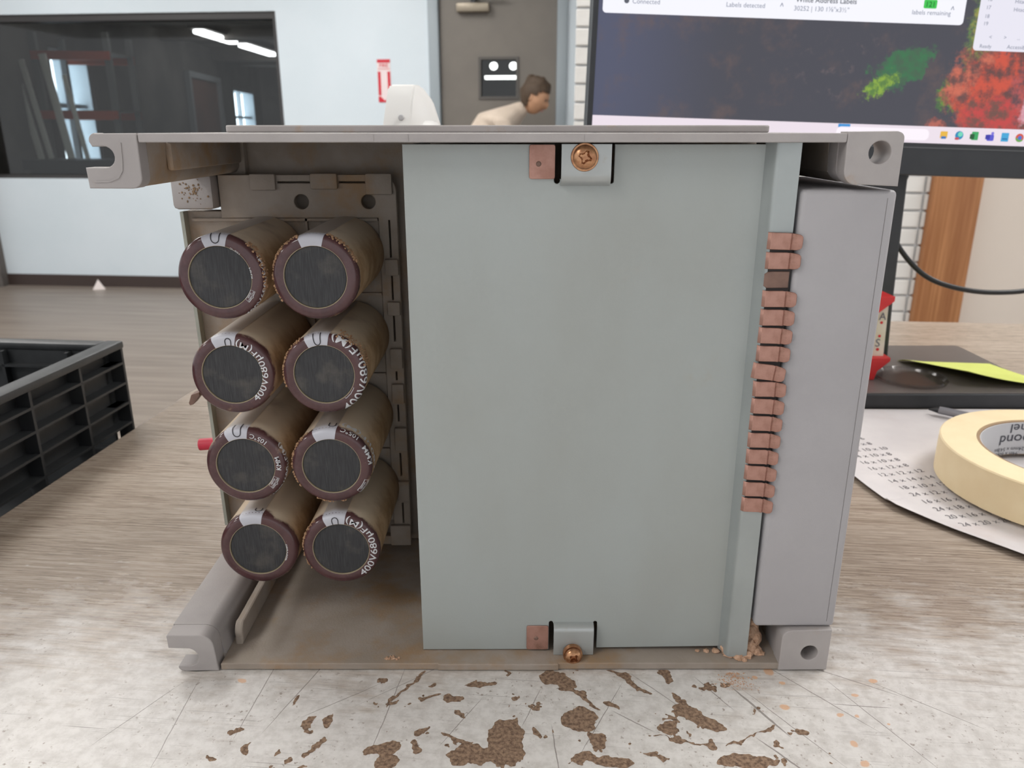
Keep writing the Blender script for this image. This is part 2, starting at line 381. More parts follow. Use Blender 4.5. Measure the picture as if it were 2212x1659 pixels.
box('tube', -3.1, -2.96, 6.25, 7.6, 1.33, 1.37, emit('added_fill_tube', (1,.97,.92,1), 7), lg, .015); box('housing', -3.14, -2.92, 6.2, 7.65, 1.372, 1.418, dark_w, lg)
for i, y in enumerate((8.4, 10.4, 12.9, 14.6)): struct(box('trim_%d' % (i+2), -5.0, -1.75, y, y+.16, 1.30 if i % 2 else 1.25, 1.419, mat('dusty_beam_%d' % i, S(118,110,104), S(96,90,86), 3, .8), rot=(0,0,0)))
d2 = struct(new('door_2', None, loc=(-4.12,6.15,0), rot=(0,0,math.atan2(1.02,10.1))))
box('door_leaf', .13, .16, 5.2, 6.7, FL+.01, .92, mat('brown_workshop_door', S(110,70,56), S(90,58,48), 3, .6), d2)
boxes('door_frame', [(.125,.2,5.12,5.2,FL+.01,1.0),(.125,.2,6.7,6.85,FL+.01,1.0),(.125,.2,5.2,6.7,.92,1.0)], mat('grey_workshop_frame', S(150,152,156), rough=.5), d2)
rack = thing('storage_rack', 'tall storage rack with orange beams inside the workshop', 'rack', loc=(-3.75,6.9,FL), rot=(0,0,R(6)))
org = mat('orange_rack_beam', S(190,72,34), rough=.5); steel_d = mat('grey_rack_upright', S(112,112,112), rough=.5)
for x, y in ((-.32,0),(-.32,.55),(.27,0),(.27,.55)): box('upright', x, x+.05, y, y+.05, 0, 1.95, steel_d, rack)
for z in (.55, 1.25, 1.73):
    for y in (-.012,.56): box('beam', -.32, .32, y, y+.04, z, z+.07, org, rack)
    box('deck', -.32, .32, .03, .56, z+.06, z+.075, dark_w, rack)
lam_m = mat('pale_board_offcut', S(225,222,214), rough=.5)
def translucent():
    q = NT('pale_translucent_strip'); a = q.n('ShaderNodeBsdfTranslucent'); a.inputs[0].default_value = (.9,.9,.86,1); b = q.n('ShaderNodeBsdfDiffuse'); b.inputs[0].default_value = (.85,.84,.8,1)
    mx = q.n('ShaderNodeMixShader'); mx.inputs[0].default_value = .4; q.t.links.new(a.outputs[0], mx.inputs[1]); q.t.links.new(b.outputs[0], mx.inputs[2]); q.t.links.new(mx.outputs[0], q.t.nodes['Material Output'].inputs[0]); return q.m
lam_m = translucent()
for i, (x, y, t, l, s, z1) in enumerate(((-3.90,6.62,.13,1.66,.05,0),(-3.80,6.62,.14,1.72,.04,0),(-3.66,6.62,.12,1.76,.06,0),(-3.50,6.62,.13,1.60,.035,0))):
    b_ = box('leaning_board', 0, s, 0, .02, 0, l, lam_m, loc=(x,y,FL+.004), rot=(0,-t,0), bev=.002)
    tag(b_, ['first', 'second', 'third', 'fourth'][i] + ' pale board from the left, leaning upright behind the workshop glass', 'board', 'boards leaning in the workshop')
bn = thing('dark_workbench', 'low dark workbench just inside the workshop window', 'workbench', loc=rloc(-3.75, W+.22, FL), rot=RZ)
box('bench_top', -.62, 1.5, 0, .38, .86, .94, black_pl, bn); box('bench_body', -.58, 1.45, .03, .36, .0, .86, black_pl, bn)
# partition on the right: white brick, timber post, beige plaster
PW = 2.95
mortar = mat('grey_mortar', S(210,211,212), S(200,202,204), 60, .9)
wb = struct(box('wall_right', -.035, 1.33, PW+.004, PW+.24, FL, CEIL, mortar, rot=RZ))
brick_m = mat('white_painted_brick', S(226,224,220), S(214,212,208), 9, .65, bump=.25, bscale=120)
bm_ = bmesh.new(); add_box(bm_, 0, .2, 0, .02, 0, .0585, .003, 1); bme = fin(bm_); bme.materials.append(brick_m)
bmh = bmesh.new(); add_box(bmh, 0, .095, 0, .02, 0, .0585, .003, 1); bmhe = fin(bmh); bmhe.materials.append(brick_m)
for r_ in range(31):
    z = -.936 + r_*.0665; k = 0; x = -.036 
    if r_ % 2: new('brick', bmhe, None, wb, (x, PW-.012, z)); x += .1035
    while x + .2 <= 1.33:
        new('brick', bme, None, wb, (x, PW-.012+random.uniform(-.002,.002), z)); x += .2085
    if x + .095 <= 1.335: new('brick', bmhe, None, wb, (x, PW-.012, z)); x += .1035
    if 1.331-x > .012: b_ = new('brick', bme, None, wb, (x, PW-.012, z)); b_.scale = ((1.331-x)/.2,1,1)
def wood_material():
    q = NT('orange_brown_timber'); v = q.obj()
    g = q.noise(q.mapping(v, scale=(90,10,2.2)), 1, 5, .6); h = q.noise(q.mapping(v, scale=(14,5,.7)), 1, 3)
    col = q.mix(q.step(g, .3, .7), S(150,98,58), S(184,130,86)); col = q.mix(q.step(h, .45, .7, 0, .6), col, S(140,88,52))
    q.base(col, .5); return q.m
struct(box('trim_1', 1.332, 1.508, PW-.05, PW+.20, FL, CEIL, wood_material(), rot=RZ, bev=.004))
struct(box('wall_right_plaster', 1.51, 5, PW, PW+.2, FL, CEIL, mat('warm_beige_plaster', S(212,201,190), S(208,197,186), 2, .8), rot=RZ))
# fire sign
sg = box('fire_sign', -1.452, -1.360, W-.004, W-.0005, .407, .686, mat('white_sign', S(236,220,220), rough=.4), rot=RZ)
tag(sg, 'narrow white and red sign with a downward arrow on the far wall', 'sign')
sred = mat('sign_red', S(205,30,50), rough=.4)
def sf(u, v): return (-1.452+u, W-.0052, .407+v)
bw, bh = .092, .279
flat('arrow_print', [poly([(0,bh-.022),(bw,bh-.022),(bw,bh),(0,bh)]), poly([(.002,.045),(.022,.045),(.022,.20),(.002,.20)]), poly([(.070,.045),(.090,.045),(.090,.20),(.070,.20)]),
     poly([(0,0),(bw,0),(bw,.035),(.046,.010),(0,.035)]), poly([(0,.035),(.046,.010),(.012,.042)]), poly([(bw,.035),(.080,.042),(.046,.010)])], sf, sred, sg)
flat('lettering', [shift(text_geo('FIRE', .034, .012, 'CENTER'), .046, .229), shift(text_geo('EXTINGUISHER', .0118, .01, 'CENTER'), .046, .213)], sf, sred, sg)
sc_ = bmesh.new(); vs_ = [sc_.verts.new(p) for p in ((0,0,0),(.09,.02,0),(.05,.07,.0),(.035,.03,.075))]
for f_ in ((0,1,3),(1,2,3),(2,0,3),(0,2,1)): sc_.faces.new([vs_[i] for i in f_])
tag(new('paper_scrap', fin(sc_), mat('white_scrap', S(225,215,212), rough=.7), loc=rloc(-3.72,5.30,FL)), 'small crumpled white scrap on the floor at the far baseboard', 'scrap')
# ceiling panels (out of frame above)
k = 0
for u, w in ((-3.6,-1.2),(-3.6,1.2),(-3.6,3.9),(-1.5,-1.4),(-1.5,1.3),(-1.5,3.9),(-.2,3.0),(1.2,.6),(2.6,1.6)):
    cp = thing('ceiling_light', 'flush white LED panel in the office ceiling', 'ceiling light', rloc(u, w, CEIL), RZ, 'office ceiling panels')
    box('frame', -.32, .32, -.62, .62, -.02, 0, ceil_m, cp); box('diffuser', -.30, .30, -.60, .60, -.024, -.0202, emit('panel_glow_%d' % k, (1,.985,.96,1), LAMP), cp); k += 1

# ------------------------------------------------------------------ workbench
tb = thing('workbench', 'worn grey-brown laminate workbench with chipped front under the drive chassis', 'workbench', rot=RZ)
plate('benchtop', [rect(-.323,1.6,-.62,.695,.004,3)], -.030, 0, table_material(), tb, 'XY', .0012)
# chipped-off laminate: ragged patches of bare chipboard, and a scatter of specks
chips = [(-2,-40.5,7.2,11.1,0),(-14,-48,8.7,4.5,0),(-49.4,-44,6.7,3.3,0),(-46.1,-50.9,4.1,4,0),(20.7,-6,6.5,5.5,-29),(28.9,-14.6,8.4,1.25,-48),(26.7,-29.3,5.9,6.6,0),(32.9,-40.5,6.1,3.2,-52),(26.8,-49.8,5.5,3.1,0),(38.4,-51.6,7.6,3.1,-13),(73.9,-28.1,9.3,4,-44),(62.4,-34.9,4.8,3.4,0),(65.7,-3,2.9,3.6,0),(86.5,-52,10.7,3.1,0),(9.9,-36.9,1.4,3.8,0),(41.7,-20.1,2.8,2.1,-44),(75.9,-42.9,1.6,2.1,0),(47.7,-3.6,12.8,1.6,-45),(-72.5,-29.3,2.3,2.6,0),(-89.4,-19.3,1,2.7,0),(-109.3,-34.9,2.7,1.8,56),(-100.4,-44,1.8,1.9,0),(-111,-50.2,2.1,1.6,0),(-82.6,-51.4,1.2,2,0),(-76.3,-44,1,4.4,-24),(-24,-17.4,2.6,2.1,-39),(-33.7,-16.5,3.4,1.4,14),(-20.6,-27.3,1.5,1.8,0),(-35.4,-35.6,1.6,2.2,-27),(-36.2,-44,1.6,3.1,0),(-55.2,-7.4,2,1.5,0),(-14.9,-7.4,5.1,1.5,0),(-43.2,-8.9,10.8,.9,58),(-21.5,-40.5,5.2,1.4,-36),(64.7,-40.5,10.3,.75,-11),(91.8,-39.3,10.6,.6,23),(72.1,-22.8,11.6,.95,-55)]
chip_m = mat('bare_chipboard', S(98,76,60), S(152,126,104), 700, .9, bump=.6, bscale=1300, dust=(S(76,60,50), .56, .72, 420))
CX0, CY0, CH, CNX, CNY = -122.0, -60.0, .32, 760, 192
def chip_field():
    """scalar field over the working edge (mm grid): > 0 where the laminate has flaked off"""
    import numpy as np
    xs = CX0+CH*np.arange(CNX); ys = CY0+CH*np.arange(CNY); X, Y = np.meshgrid(xs, ys, indexing='ij')
    def lattice(step, octs, z):                      # coarse noise lattice, bilinearly enlarged
        nx, ny = int(CNX*CH/step)+3, int(CNY*CH/step)+3
        g = np.array([[mnoise.fractal(Vector((a*step*.11, b*step*.11, z)), .75, 2.1, octs) for b in range(ny)] for a in range(nx)])
        u = (X-CX0)/step; v = (Y-CY0)/step; a = u.astype(int); b = v.astype(int); u -= a; v -= b
        return g[a,b]*(1-u)*(1-v)+g[a+1,b]*u*(1-v)+g[a,b+1]*(1-u)*v+g[a+1,b+1]*u*v
    wx, wy = lattice(.6, 5, 1.3), lattice(.6, 5, 7.7)
    fine = lattice(.35, 4, 4.1)
    Xw, Yw = X+3.2*wx, Y+3.2*wy; best = np.full(X.shape, 9.0)
    for cx, cy, ra, rb, ang in chips:
        c, n = math.cos(R(ang)), math.sin(R(ang)); dx, dy = Xw-cx, Yw-cy
        d = np.sqrt(((dx*c+dy*n)/(ra*1.12))**2+((-dx*n+dy*c)/(rb*1.12))**2)
        best = np.minimum(best, 1+(d-1)*min(rb, 4.0)/2.2)
    f = 1.0-best+.28*fine
    reg = np.clip(1.15-np.hypot((X-22)/100, (Y+44)/40), 0, 1)
    f = np.maximum(f, (lattice(.5, 4, 12.9)-.62)*.9*np.minimum(reg*3, 1)-.5*(reg <= 0))
    f[0,:] = f[-1,:] = -1; f[:,0] = f[:,-1] = -1
    return np.clip(f, -1, 1).tolist()
def chip_patches():
    F = chip_field(); vid = {}; verts = []; faces = []; par = {}
    c_, s_ = math.cos(-ROOM), math.sin(-ROOM)
    def vert(key, x, y):
        if key not in vid:
            vid[key] = len(verts); x = (CX0+CH*x)*.001; y = (CY0+CH*y)*.001
            verts.append((x*c_-y*s_, x*s_+y*c_, .00006)); par[vid[key]] = vid[key]
        return vid[key]
    def find(a):
        while par[a] != a: par[a] = par[par[a]]; a = par[a]
        return a
    for i in range(CNX-1):
        A, B = F[i], F[i+1]
        for j in range(CNY-1):
            q = ((i,j,A[j]),(i+1,j,B[j]),(i+1,j+1,B[j+1]),(i,j+1,A[j+1]))
            if max(p[2] for p in q) <= 0: continue
            L = []
            for k in range(4):
                p, r = q[k], q[(k+1)%4]
                if p[2] > 0: L.append(vert((p[0],p[1]), p[0], p[1]))
                if (p[2] > 0) != (r[2] > 0):
                    t = p[2]/(p[2]-r[2]); e = (min(p[:2],r[:2]), max(p[:2],r[:2]))
                    L.append(vert(e, p[0]+(r[0]-p[0])*t, p[1]+(r[1]-p[1])*t))
            if len(L) > 2:
                faces.append(L)
                for v in L[1:]: par[find(v)] = find(L[0])
    comp = {}
    for L in faces: comp.setdefault(find(L[0]), []).append(L)
    return verts, sorted(comp.values(), key=len, reverse=True)
def patch_obj(name, verts, fs):
    used = sorted({v for L in fs for v in L}); m_ = {v: k for k, v in enumerate(used)}
    me = bpy.data.meshes.new(name); me.from_pydata([verts[v] for v in used], [], [[m_[v] for v in L] for L in fs]); me.update()
    return new(name, me, chip_m, tb)
PV, PC = chip_patches(); small = []
for comp_ in PC:
    if len(comp_) > 40: patch_obj('worn_patch', PV, comp_)
    else: small += comp_
tag(patch_obj('worn_specks', PV, small), kind='stuff')
leg_m = mat('dark_bench_steel', S(70,70,72), rough=.5)
for u in (-.28, 1.5):
    for w in (-.55, .62): box('leg', u, u+.05, w, w+.05, FL, -.031, leg_m, tb)

# ------------------------------------------------------------------ drive chassis
dv = thing('drive_chassis', 'open grey motor drive chassis with eight capacitors and metal cover plate', 'drive unit')
mm = .001
# end plates
tp = plate('top_plate', [mmL([(-129.5,0),(116,0),(116,185),(-129.5,185)])], .2190, .2221, plastic, dv, 'XY', .0004)
plate('raised_panel', [rect(-.119,.107,.055,.175,.004)], .2221, .2250, plastic, tp, 'XY', .0006)
for x0, x1 in ((-57,-48),(-36.5,-36),(10,25)): box('mould_mark', x0*mm, x1*mm, -.0002, .0004, .2194, .2218, plastic, tp)
bp = plate('bottom_plate', [mmL([(-126,.6),(-32,.6),(-32,0),(20,0),(20,.8),(116,.8),(116,185),(-126,185)])], .0004, .0036, plastic_in, dv, 'XY', .0004)
# mounting tabs and channel rails
def arc(cx, cz, r, a0, a1, n=10): return [(cx+r*math.cos(R(a0+(a1-a0)*i/n)), cz+r*math.sin(R(a0+(a1-a0)*i/n))) for i in range(n+1)]
tl = [(-130,222.1),(-144.5,222)] + arc(-144.3,219.6,2.6,100,190,5)+[(-146,217.6)] + [(-143.2,217.6)] + arc(-142.3,214.2,3.6,90,-90,10) + [(-149.4,210.6),(-149.1,203.5),(-135,203.4)] + arc(-134,207.3,3.9,-90,0,6)
plate('mounting_tab', [mmL(tl)], 0, .007, plastic, dv, 'XZ', .0004)
plate('tab_ridge', [mmL(ribbon([(-147,205.8),(-141.5,205.9),(-138.3,207.2),(-136.7,209.5),(-136.2,213),(-135.9,219)], .55))], -.0003, .0004, plastic, dv)
lft = plate('side_rail', [mmL([(-148.5,203.6),(-135,203.6)] + arc(-134.2,207.4,3.8,-90,0,5) + [(-129.8,219),(-132.5,219),(-132.6,208),(-134.5,206.2),(-148.5,206)])], .007, .104, plastic_in, dv)
box('rail_boss', -.1302, -.1275, .022, .1, .2085, .2188, plastic_in, lft, .001)
bl = [(-129,.2),(-142.4,.2)] + arc(-142.3,2.2,2,-90,-180,4) + [(-144,2.8),(-140.2,2.8)] + arc(-139.4,7.2,4.4,-90,90,12) + [(-147.4,11.8),(-147.6,17.6),(-146.9,18.2),(-134,18.2)] + arc(-133.6,12.4,5.8,86,0,6)+[(-127,.2)]
plate('mounting_tab', [mmL(bl)], 0, .008, plastic, dv, 'XZ', .0004)
rb_ = plate('side_rail', [mmL([(-147.6,18.2),(-147.6,15.4),(-136,15.2),(-133.2,13.5),(-131.2,9),(-129.6,3.4),(-126,3.4),(-127.9,11)] + arc(-133.6,12.4,5.8,0,86,6))], .008, .16, plastic, dv)
plate('rail_fin', [mmL([(14,3.5),(150,3.5),(150,13.2),(20,13.2)] + arc(19.5,8.6,5.2,110,200,6))], -.1242, -.1205, plastic_in, rb_, 'YZ', .0009)
tr_ = [(116.2,222.6),(133.5,222.8)] + arc(133.8,220.3,2.3,80,0,5) + [(136.2,204.2),(122,204.8)] + arc(121.5,209.6,5,-90,-180,6)
plate('mounting_tab', [mmL(tr_), mmL(circ(128.2,215.7,3.9))], 0, .007, plastic, dv, 'XZ', .0004)
plate('tab_block', [mmL([(115.8,222),(135.8,222.2),(135.8,205.2),(122,205.4)] + arc(121.2,210.4,5,-90,-180,6)), mmL(circ(128.2,215.7,4.4))], .007, .015, plastic, dv)
plate('tab_channel', [mmL([(115.5,222),(118,222),(118.5,212),(121,207.5),(135.6,207.3),(135.6,204.8),(121,204.9),(116.4,208.5)])], .015, .104, plastic_in, dv)
br = [(117.2,.6),(136.1,.8),(136.2,21),(119,20.6)] + arc(119.2,16.6,3.9,95,180,6) + [(115.3,.6)]
plate('mounting_tab', [mmL(br), mmL(circ(127.8,9.4,3.6))], 0, .008, plastic, dv, 'XZ', .0004)
plate('tab_block', [mmL([(115.6,.8),(135.8,.8),(135.8,20.6),(119,20.2),(115.6,17)]), mmL(circ(127.8,9.4,4.1))], .008, .02, plastic, dv)
plate('tab_channel', [mmL([(115.6,3.8),(118.2,3.8),(118.8,15),(121,17.8),(135.6,18),(135.6,20.4),(120,20.2),(115.6,16)])], .02, .104, plastic_in, dv)
# rear body that closes the compartment
box('rear_housing', -.128, .1355, .108, .184, .0038, .2188, plastic_in, dv, .002)
box('rear_shoulder', -.1500, -.1275, .104, .18, .1875, .2186, plastic_in, dv, .001)
# capacitor board: frame with holes and slits, recessed field, ribs, clips
frame_loop = [(-139,203),(-62,203)] + arc(-62.5,195.5,7.5,90,0,6) + [(-55,14)] + arc(-62,14,7,0,-90,6) + [(-72,7),(-72,12),(-64,12),(-64,183),(-139,183)]
holes = [mmL(circ(-100.2,190.6,3.5,20)), mmL(circ(-68.4,190.6,3.4,20))]
holes += [mmL(rect(-111,-95.5,199.2,200)), mmL(rect(-82,-69.5,199.2,200))]
for z0, z1 in ((164,182),(143,155),(122,135),(101.5,106),(79,88),(48,61),(20,32)): holes.append(mmL(rect(-59.3,-58.5,z0,z1)))
plate('board_frame', [mmL(frame_loop)] + holes, .097, .1015, plastic_in, dv, 'XZ', .0004)
cbd = plate('capacitor_board', [mmL([(-157.4,186),(-64.4,186),(-64.4,20.5),(-154.6,20.5)])], .0995, .1078, plastic_in, dv, 'XZ', .0004)
edge_m = mat('pale_board_edge', S(160,162,152), S(148,150,140), 80, .6)
plate('board_lip', [mmL([(-157.6,186.2),(-156.0,186.2),(-153.2,20.3),(-154.8,20.3)])], .094, .0994, edge_m, cbd)
for z in (146,104.5,63): box('rib', -.151, -.0645, .0975, .0995, z*mm-.0005, z*mm+.0005, plastic_in, cbd)
box('rib', -.0993, -.0983, .0972, .0995, .024, .183, plastic_in, cbd); box('rib', -.1535, -.0645, .0972, .0995, .1815, .1828, plastic_in, cbd)
for x0, x1, z0, z1 in ((-123.4,-111.3,196,203.6),(-95,-82.2,196.5,203.8),(-69,-56.5,194,203.8),(-61.5,-55.2,108,118.6),(-61.5,-55.2,89.2,99.8),(-61.2,-54.6,63,76),(-61,-54.6,34,45.5),(-61.8,-55.2,155.5,163.5),(-61.6,-55.2,135.5,142.5),(-66,-54.8,7.5,19.5)):
    box('board_clip', x0*mm, x1*mm, .0945, .097, z0*mm, z1*mm, plastic_in, dv, .0008)
box('corner_block', -.1592, -.1395, .090, .104, .1875, .2034, plastic, dv, .0022)
pk = tube('red_plug', [(-.1634,.096,.0664),(-.157,.096,.0669),(-.150,.096,.0670)], .0031, red_wire, dv, 16)
ft = new('bent_strip', plate_mesh([mmL([(-161.2,96.5),(-162.9,92.2),(-162.5,91),(-160.8,91.4),(-157,96),(-157,98)])], .088, .094, 'XZ', .0002), copper_dk, dv)

# capacitors
PROF = [(.0126,.0007),(.01275,.0002),(.0134,0),(.0156,0),(.0164,.0003),(.01705,.0009),(.0175,.002),(.0175,.066)]
cap_me = fin(sweep(PROF, n=72), 50); cap_me.materials.append(sleeve)
disc_me = fin(sweep([(0,.0006),(.008,.00055),(.0124,.0006),(.0127,.0012)], n=48), 50); disc_me.materials.append(disc_m)
bm_ = sweep([(.01255,.0007),(.0127,.0001),(.0129,.0001),(.0129,.0006)], n=48); rim_me = fin(bm_, 50); rim_me.materials.append(mat('dusty_bright_rim', S(150,136,112), rough=.5))
def surf(s, a, off=.00012):
    """point on the sleeve: s = distance outward from the disc edge, a = angle"""
    s = max(s, -.0001); P = PROF[1:]
    for (r0,h0),(r1,h1) in zip(P, P[1:]):
        L = math.hypot(r1-r0, h1-h0)
        if s <= L or (r1,h1) == P[-1]:
            t = s/L; r = r0+(r1-r0)*t; h = h0+(h1-h0)*t; nx, nh = -(h1-h0)/L, (r1-r0)/L
            r -= off*nx; h -= off*nh
            return (r*math.cos(a), h, r*math.sin(a))
        s -= L
def stripe_mesh(a0, a1):
    bm = bmesh.new(); P = PROF[1:]; rows = []
    ss = [0,.0006,.0015,.0028,.0036,.0040,.0045,.0049,.0056,.010,.03,.0685]
    for i in range(9):
        a = a0+(a1-a0)*i/8; rows.append([bm.verts.new(surf(s, a, .00008)) for s in ss])
    for A, B in zip(rows, rows[1:]):
        for j in range(len(ss)-1): bm.faces.new((A[j],A[j+1],B[j+1],B[j]))
    return fin(bm, 50)
def ring_text(body, a0, a1, s0, size, bold=.012, fit=True):
    V, F = text_geo(body, size, bold); w = max(v[0] for v in V)
    k = (R(a1)-R(a0))/w
    return [(R(a0)+u*k, s0-v) for u, v in V], F
def Umark(ac, half, s_in, s_out, w=.00042):
    hw = half; g = 1 if s_out > s_in else -1
    pts = [(-hw, s_out)] + [(-hw, s_in+g*hw)] + [(hw*math.cos(t), s_in+g*(hw-hw*math.sin(t))) for t in [math.pi*(1-i/6) for i in range(1,6)]] + [(hw, s_in+g*hw), (hw, s_out)]
    L = ribbon(pts, w); n = len(pts); L = [(R(ac)-u/.0155, s) for u, s in L]
    return L, [(i, i+1, 2*n-2-i, 2*n-1-i) for i in range(n-1)]
def logo(ac, s0, h, w):
    out = []
    pts = [(-w/2,0),(-w/2,h),(w/2,h),(w/2,0),(w*.1,0),(0,-h*.18),(-w*.1,0),(-w/2,0)]
    L = ribbon(pts, .00018); n = len(pts)
    out.append(([(R(ac)+u/.0148, s0-v) for u, v in L], [(i,i+1,2*n-2-i,2*n-1-i) for i in range(n-1)]))
    for t, y, sz in (('NIPPON', h*.58, h*.42), ('CHEMI-CON', h*.10, h*.5)):
        V, F = text_geo(t, sz, .01, 'CENTER'); mw = max(abs(v[0]) for v in V); kx = min(1, w*.45/mw)
        out.append(([(R(ac)+u*kx/.0148, s0-y-v) for u, v in V], F))
    return out
BIG = '400V680\u00b5F(M)'
caps = [  # X, Z (mm), stripe centre, lettering, polarity marks
 (-118.0,166.4, 93, [ring_text('105\u00b0C',45,66,.0006,.0010), ring_text('KMM',-2,18,.0006,.0011)] + logo(-33,.0021,.0019,.0052) + [ring_text(BIG,-62,30,.0072,.0036)], [(91,.0016,.0011,.0062)]),
 (-79.5,166.4, 93, [], []),
 (-117.6,125.2, 98, [ring_text(BIG,-52,78,.0024,.0042,.004)], [(91,.0013,.0031,.0001)]),
 (-79.0,125.3, 98, [ring_text(BIG,-64,76,.0062,.0054,.006)] + logo(-38,.0008,.0010,.0066)[:1], [(97,.0014,.0003,.0060)]),
 (-116.4,83.5, 100, [ring_text('KMM',-8,17,.0028,.0029), ring_text('105\u00b0C',45,77,.0028,.0029,.004)] + logo(-33,.0026,.0024,.0056) + [ring_text(BIG,-58,34,.0074,.0036)], [(98,.0016,.0012,.0090)]),
 (-78.9,83.3, 98, [ring_text('KMM',2,32,.0056,.0030), ring_text('105\u00b0C',44,74,.0062,.0029), ring_text(BIG,-62,76,.0118,.0046)] + logo(-35,.0052,.0024,.0060), [(88,.0013,.0068,.0110)]),
 (-115.0,42.4, 97, [ring_text('400V680',-26,12,.0008,.0010)], [(88,.0013,.0070,.0100)]),
 (-77.5,42.3, 98, [ring_text(BIG,-56,78,.0036,.0042,.006)], [(97,.0015,.0034,.0001)]),
]
for X, Zc, sa, let, um in caps:
    co = new('capacitor', cap_me, None, dv, (X*mm, .030, Zc*mm))
    new('end_disc', disc_me, None, co); new('disc_rim', rim_me, None, co)
    st = stripe_mesh(R(sa-18), R(sa+18)); new('polarity_stripe', st, stripe_m, co)
    if let: flat('lettering', [finer(*g, .0005, .015) for g in let], lambda a, s: surf(s, a, .00020), white_print, co)
    if um: flat('polarity_mark', [finer(*Umark(*u), .0005, .015) for u in um], lambda a, s: surf(s, a, .00022), black_print, co)

crust_m = mat('clumped_tan_dust', S(176,140,108), S(146,112,84), 900, .95)
def crust(seed, a0, a1, n, dens):
    rnd = random.Random(seed); bm = bmesh.new()
    for i in range(n):
        a = R(rnd.uniform(a0, a1)); s_ = rnd.uniform(.0046, .0046+dens); r = rnd.uniform(.00015, .00065)
        p = Vector(surf(s_, a, r*.3)); res = bmesh.ops.create_icosphere(bm, subdivisions=1, radius=r)
        for v in res['verts']: v.co = v.co*rnd.uniform(.7,1.2) + p
    return fin(bm)
cap_objs = [o for o in dv.children if o.name.startswith('capacitor') and 'board' not in o.name]
for i, a0, a1, n, dn in ((1,110,215,150,.003),(1,20,75,90,.004),(3,120,200,110,.003),(5,125,215,120,.003),(5,-120,-70,30,.001),(7,130,220,90,.003),(0,-20,50,90,.006),(3,10,70,120,.010)):
    tag(new('dust_crust', crust(i*10+n, a0, a1, n, dn), crust_m, cap_objs[i]), kind='stuff')

# sheet metal cover plate with two tongues
def slit(x0, x1, z0, z1): return rect(x0*mm, x1*mm, z0*mm, z1*mm)
outl = [(-39.5,218.3),(-39.3,4.0),(16.2,4.2),(16.2,17.2)] + arc(17.1,17.8,.9,180,0,6) + [(18.4,17),(35.4,17)] + arc(36.4,17.8,.9,180,0,6) + [(37.3,5),(91.6,5.8),(91.6,218.3),(37,218.3),(37,205.6)] + arc(36.2,205.4,.8,0,-180,6) + [(35.3,206.2),(17.4,206.2)] + arc(16.4,205.6,1.1,0,-180,6) + [(15.3,218.3)]
cv = plate('cover_plate', [mmL(outl)], .0096, .0108, sheet, dv, 'XZ', .0002)
box('hidden_light_stop', -.0393, -.0381, .0108, .098, .0042, .218, sheet, cv)  # unseen side wall, added to block light behind the cover plate
# stepped flange along its right side
fl = [(91.2,10.8),(91.2,9.6),(92.2,8.2),(93.0,5.8),(93.5,4.7),(94.1,4.1),(94.9,3.8),(102.2,3.8),(102.4,4.2),(102.4,10),(101.4,10),(101.4,5),(95,5),(94,7.2),(92.6,10.8)]
me_ = plate_mesh([mmL(fl)], .0048, .2189, 'XY', 0)
me_.set_sharp_from_angle(angle=R(48)); fo = new('stepped_flange', me_, zinc, cv)
for v in fo.data.vertices:
    if v.co.z < .1 and v.co.y < .0097: v.co.z = .0046
fo.data.materials.clear(); fo.data.materials.append(mat('light_grey_painted_flange', S(164,169,168), S(156,161,160), 40, .28, metal=.35, dust=(S(150,135,115), .68, .9, 60)))
# tongues
def tongue(x0, x1, path):
    bm = bmesh.new(); th = .0012; L = [Vector((0, y, z)) for y, z in path]; rows = []
    for side in (0, 1):
        for x in (x0, x1):
            row = []
            for i, p in enumerate(L):
                d = (L[min(i+1,len(L)-1)]-L[max(i-1,0)]).normalized(); nrm = Vector((0, -d.z, d.y))
                row.append(bm.verts.new((x*mm, p.y + nrm.y*th*side, p.z + nrm.z*th*side)))
            rows.append(row)
    a, b, c, d = rows
    for i in range(len(L)-1):
        for A, B in ((a,b),(d,c),(b,d),(c,a)): bm.faces.new((A[i],A[i+1],B[i+1],B[i]))
    for i in (0, -1): bm.faces.new((a[i],b[i],d[i],c[i]))
    return fin(bm, 40)
new('tongue', tongue(17.6, 35.4, [(y*mm, z*mm) for y, z in ((10.6,204.9),(9.3,205.0),(7.4,205.4),(6.4,206.4),(6.1,208),(6.1,218.4))]), zinc, cv)
new('tongue', tongue(18.2, 35.6, [(y*mm, z*mm) for y, z in ((10.6,18.4),(9.3,18.2),(7.4,17.8),(6.4,16.8),(6.1,15.2),(6.1,3.9))]), zinc, cv)
def shim(x0, x1, z0, z1, pt):
    o = plate('copper_shim', [rect(x0*mm, x1*mm, z0*mm, z1*mm, .0008, 3)], .0088, .0095, copper, dv, 'XZ', .0002)
    lathe('dimple', [(0,-.0003),(.0006,-.0003),(.0010,0),(.0010,.0001)], copper_dk, o, n=16, loc=(pt[0]*mm,.0088,pt[1]*mm))
shim(6.2, 15.6, 206.2, 218.2, (9.6,211.5)); shim(6.4, 16.0, 4.6, 16.6, (10.6,10.4))
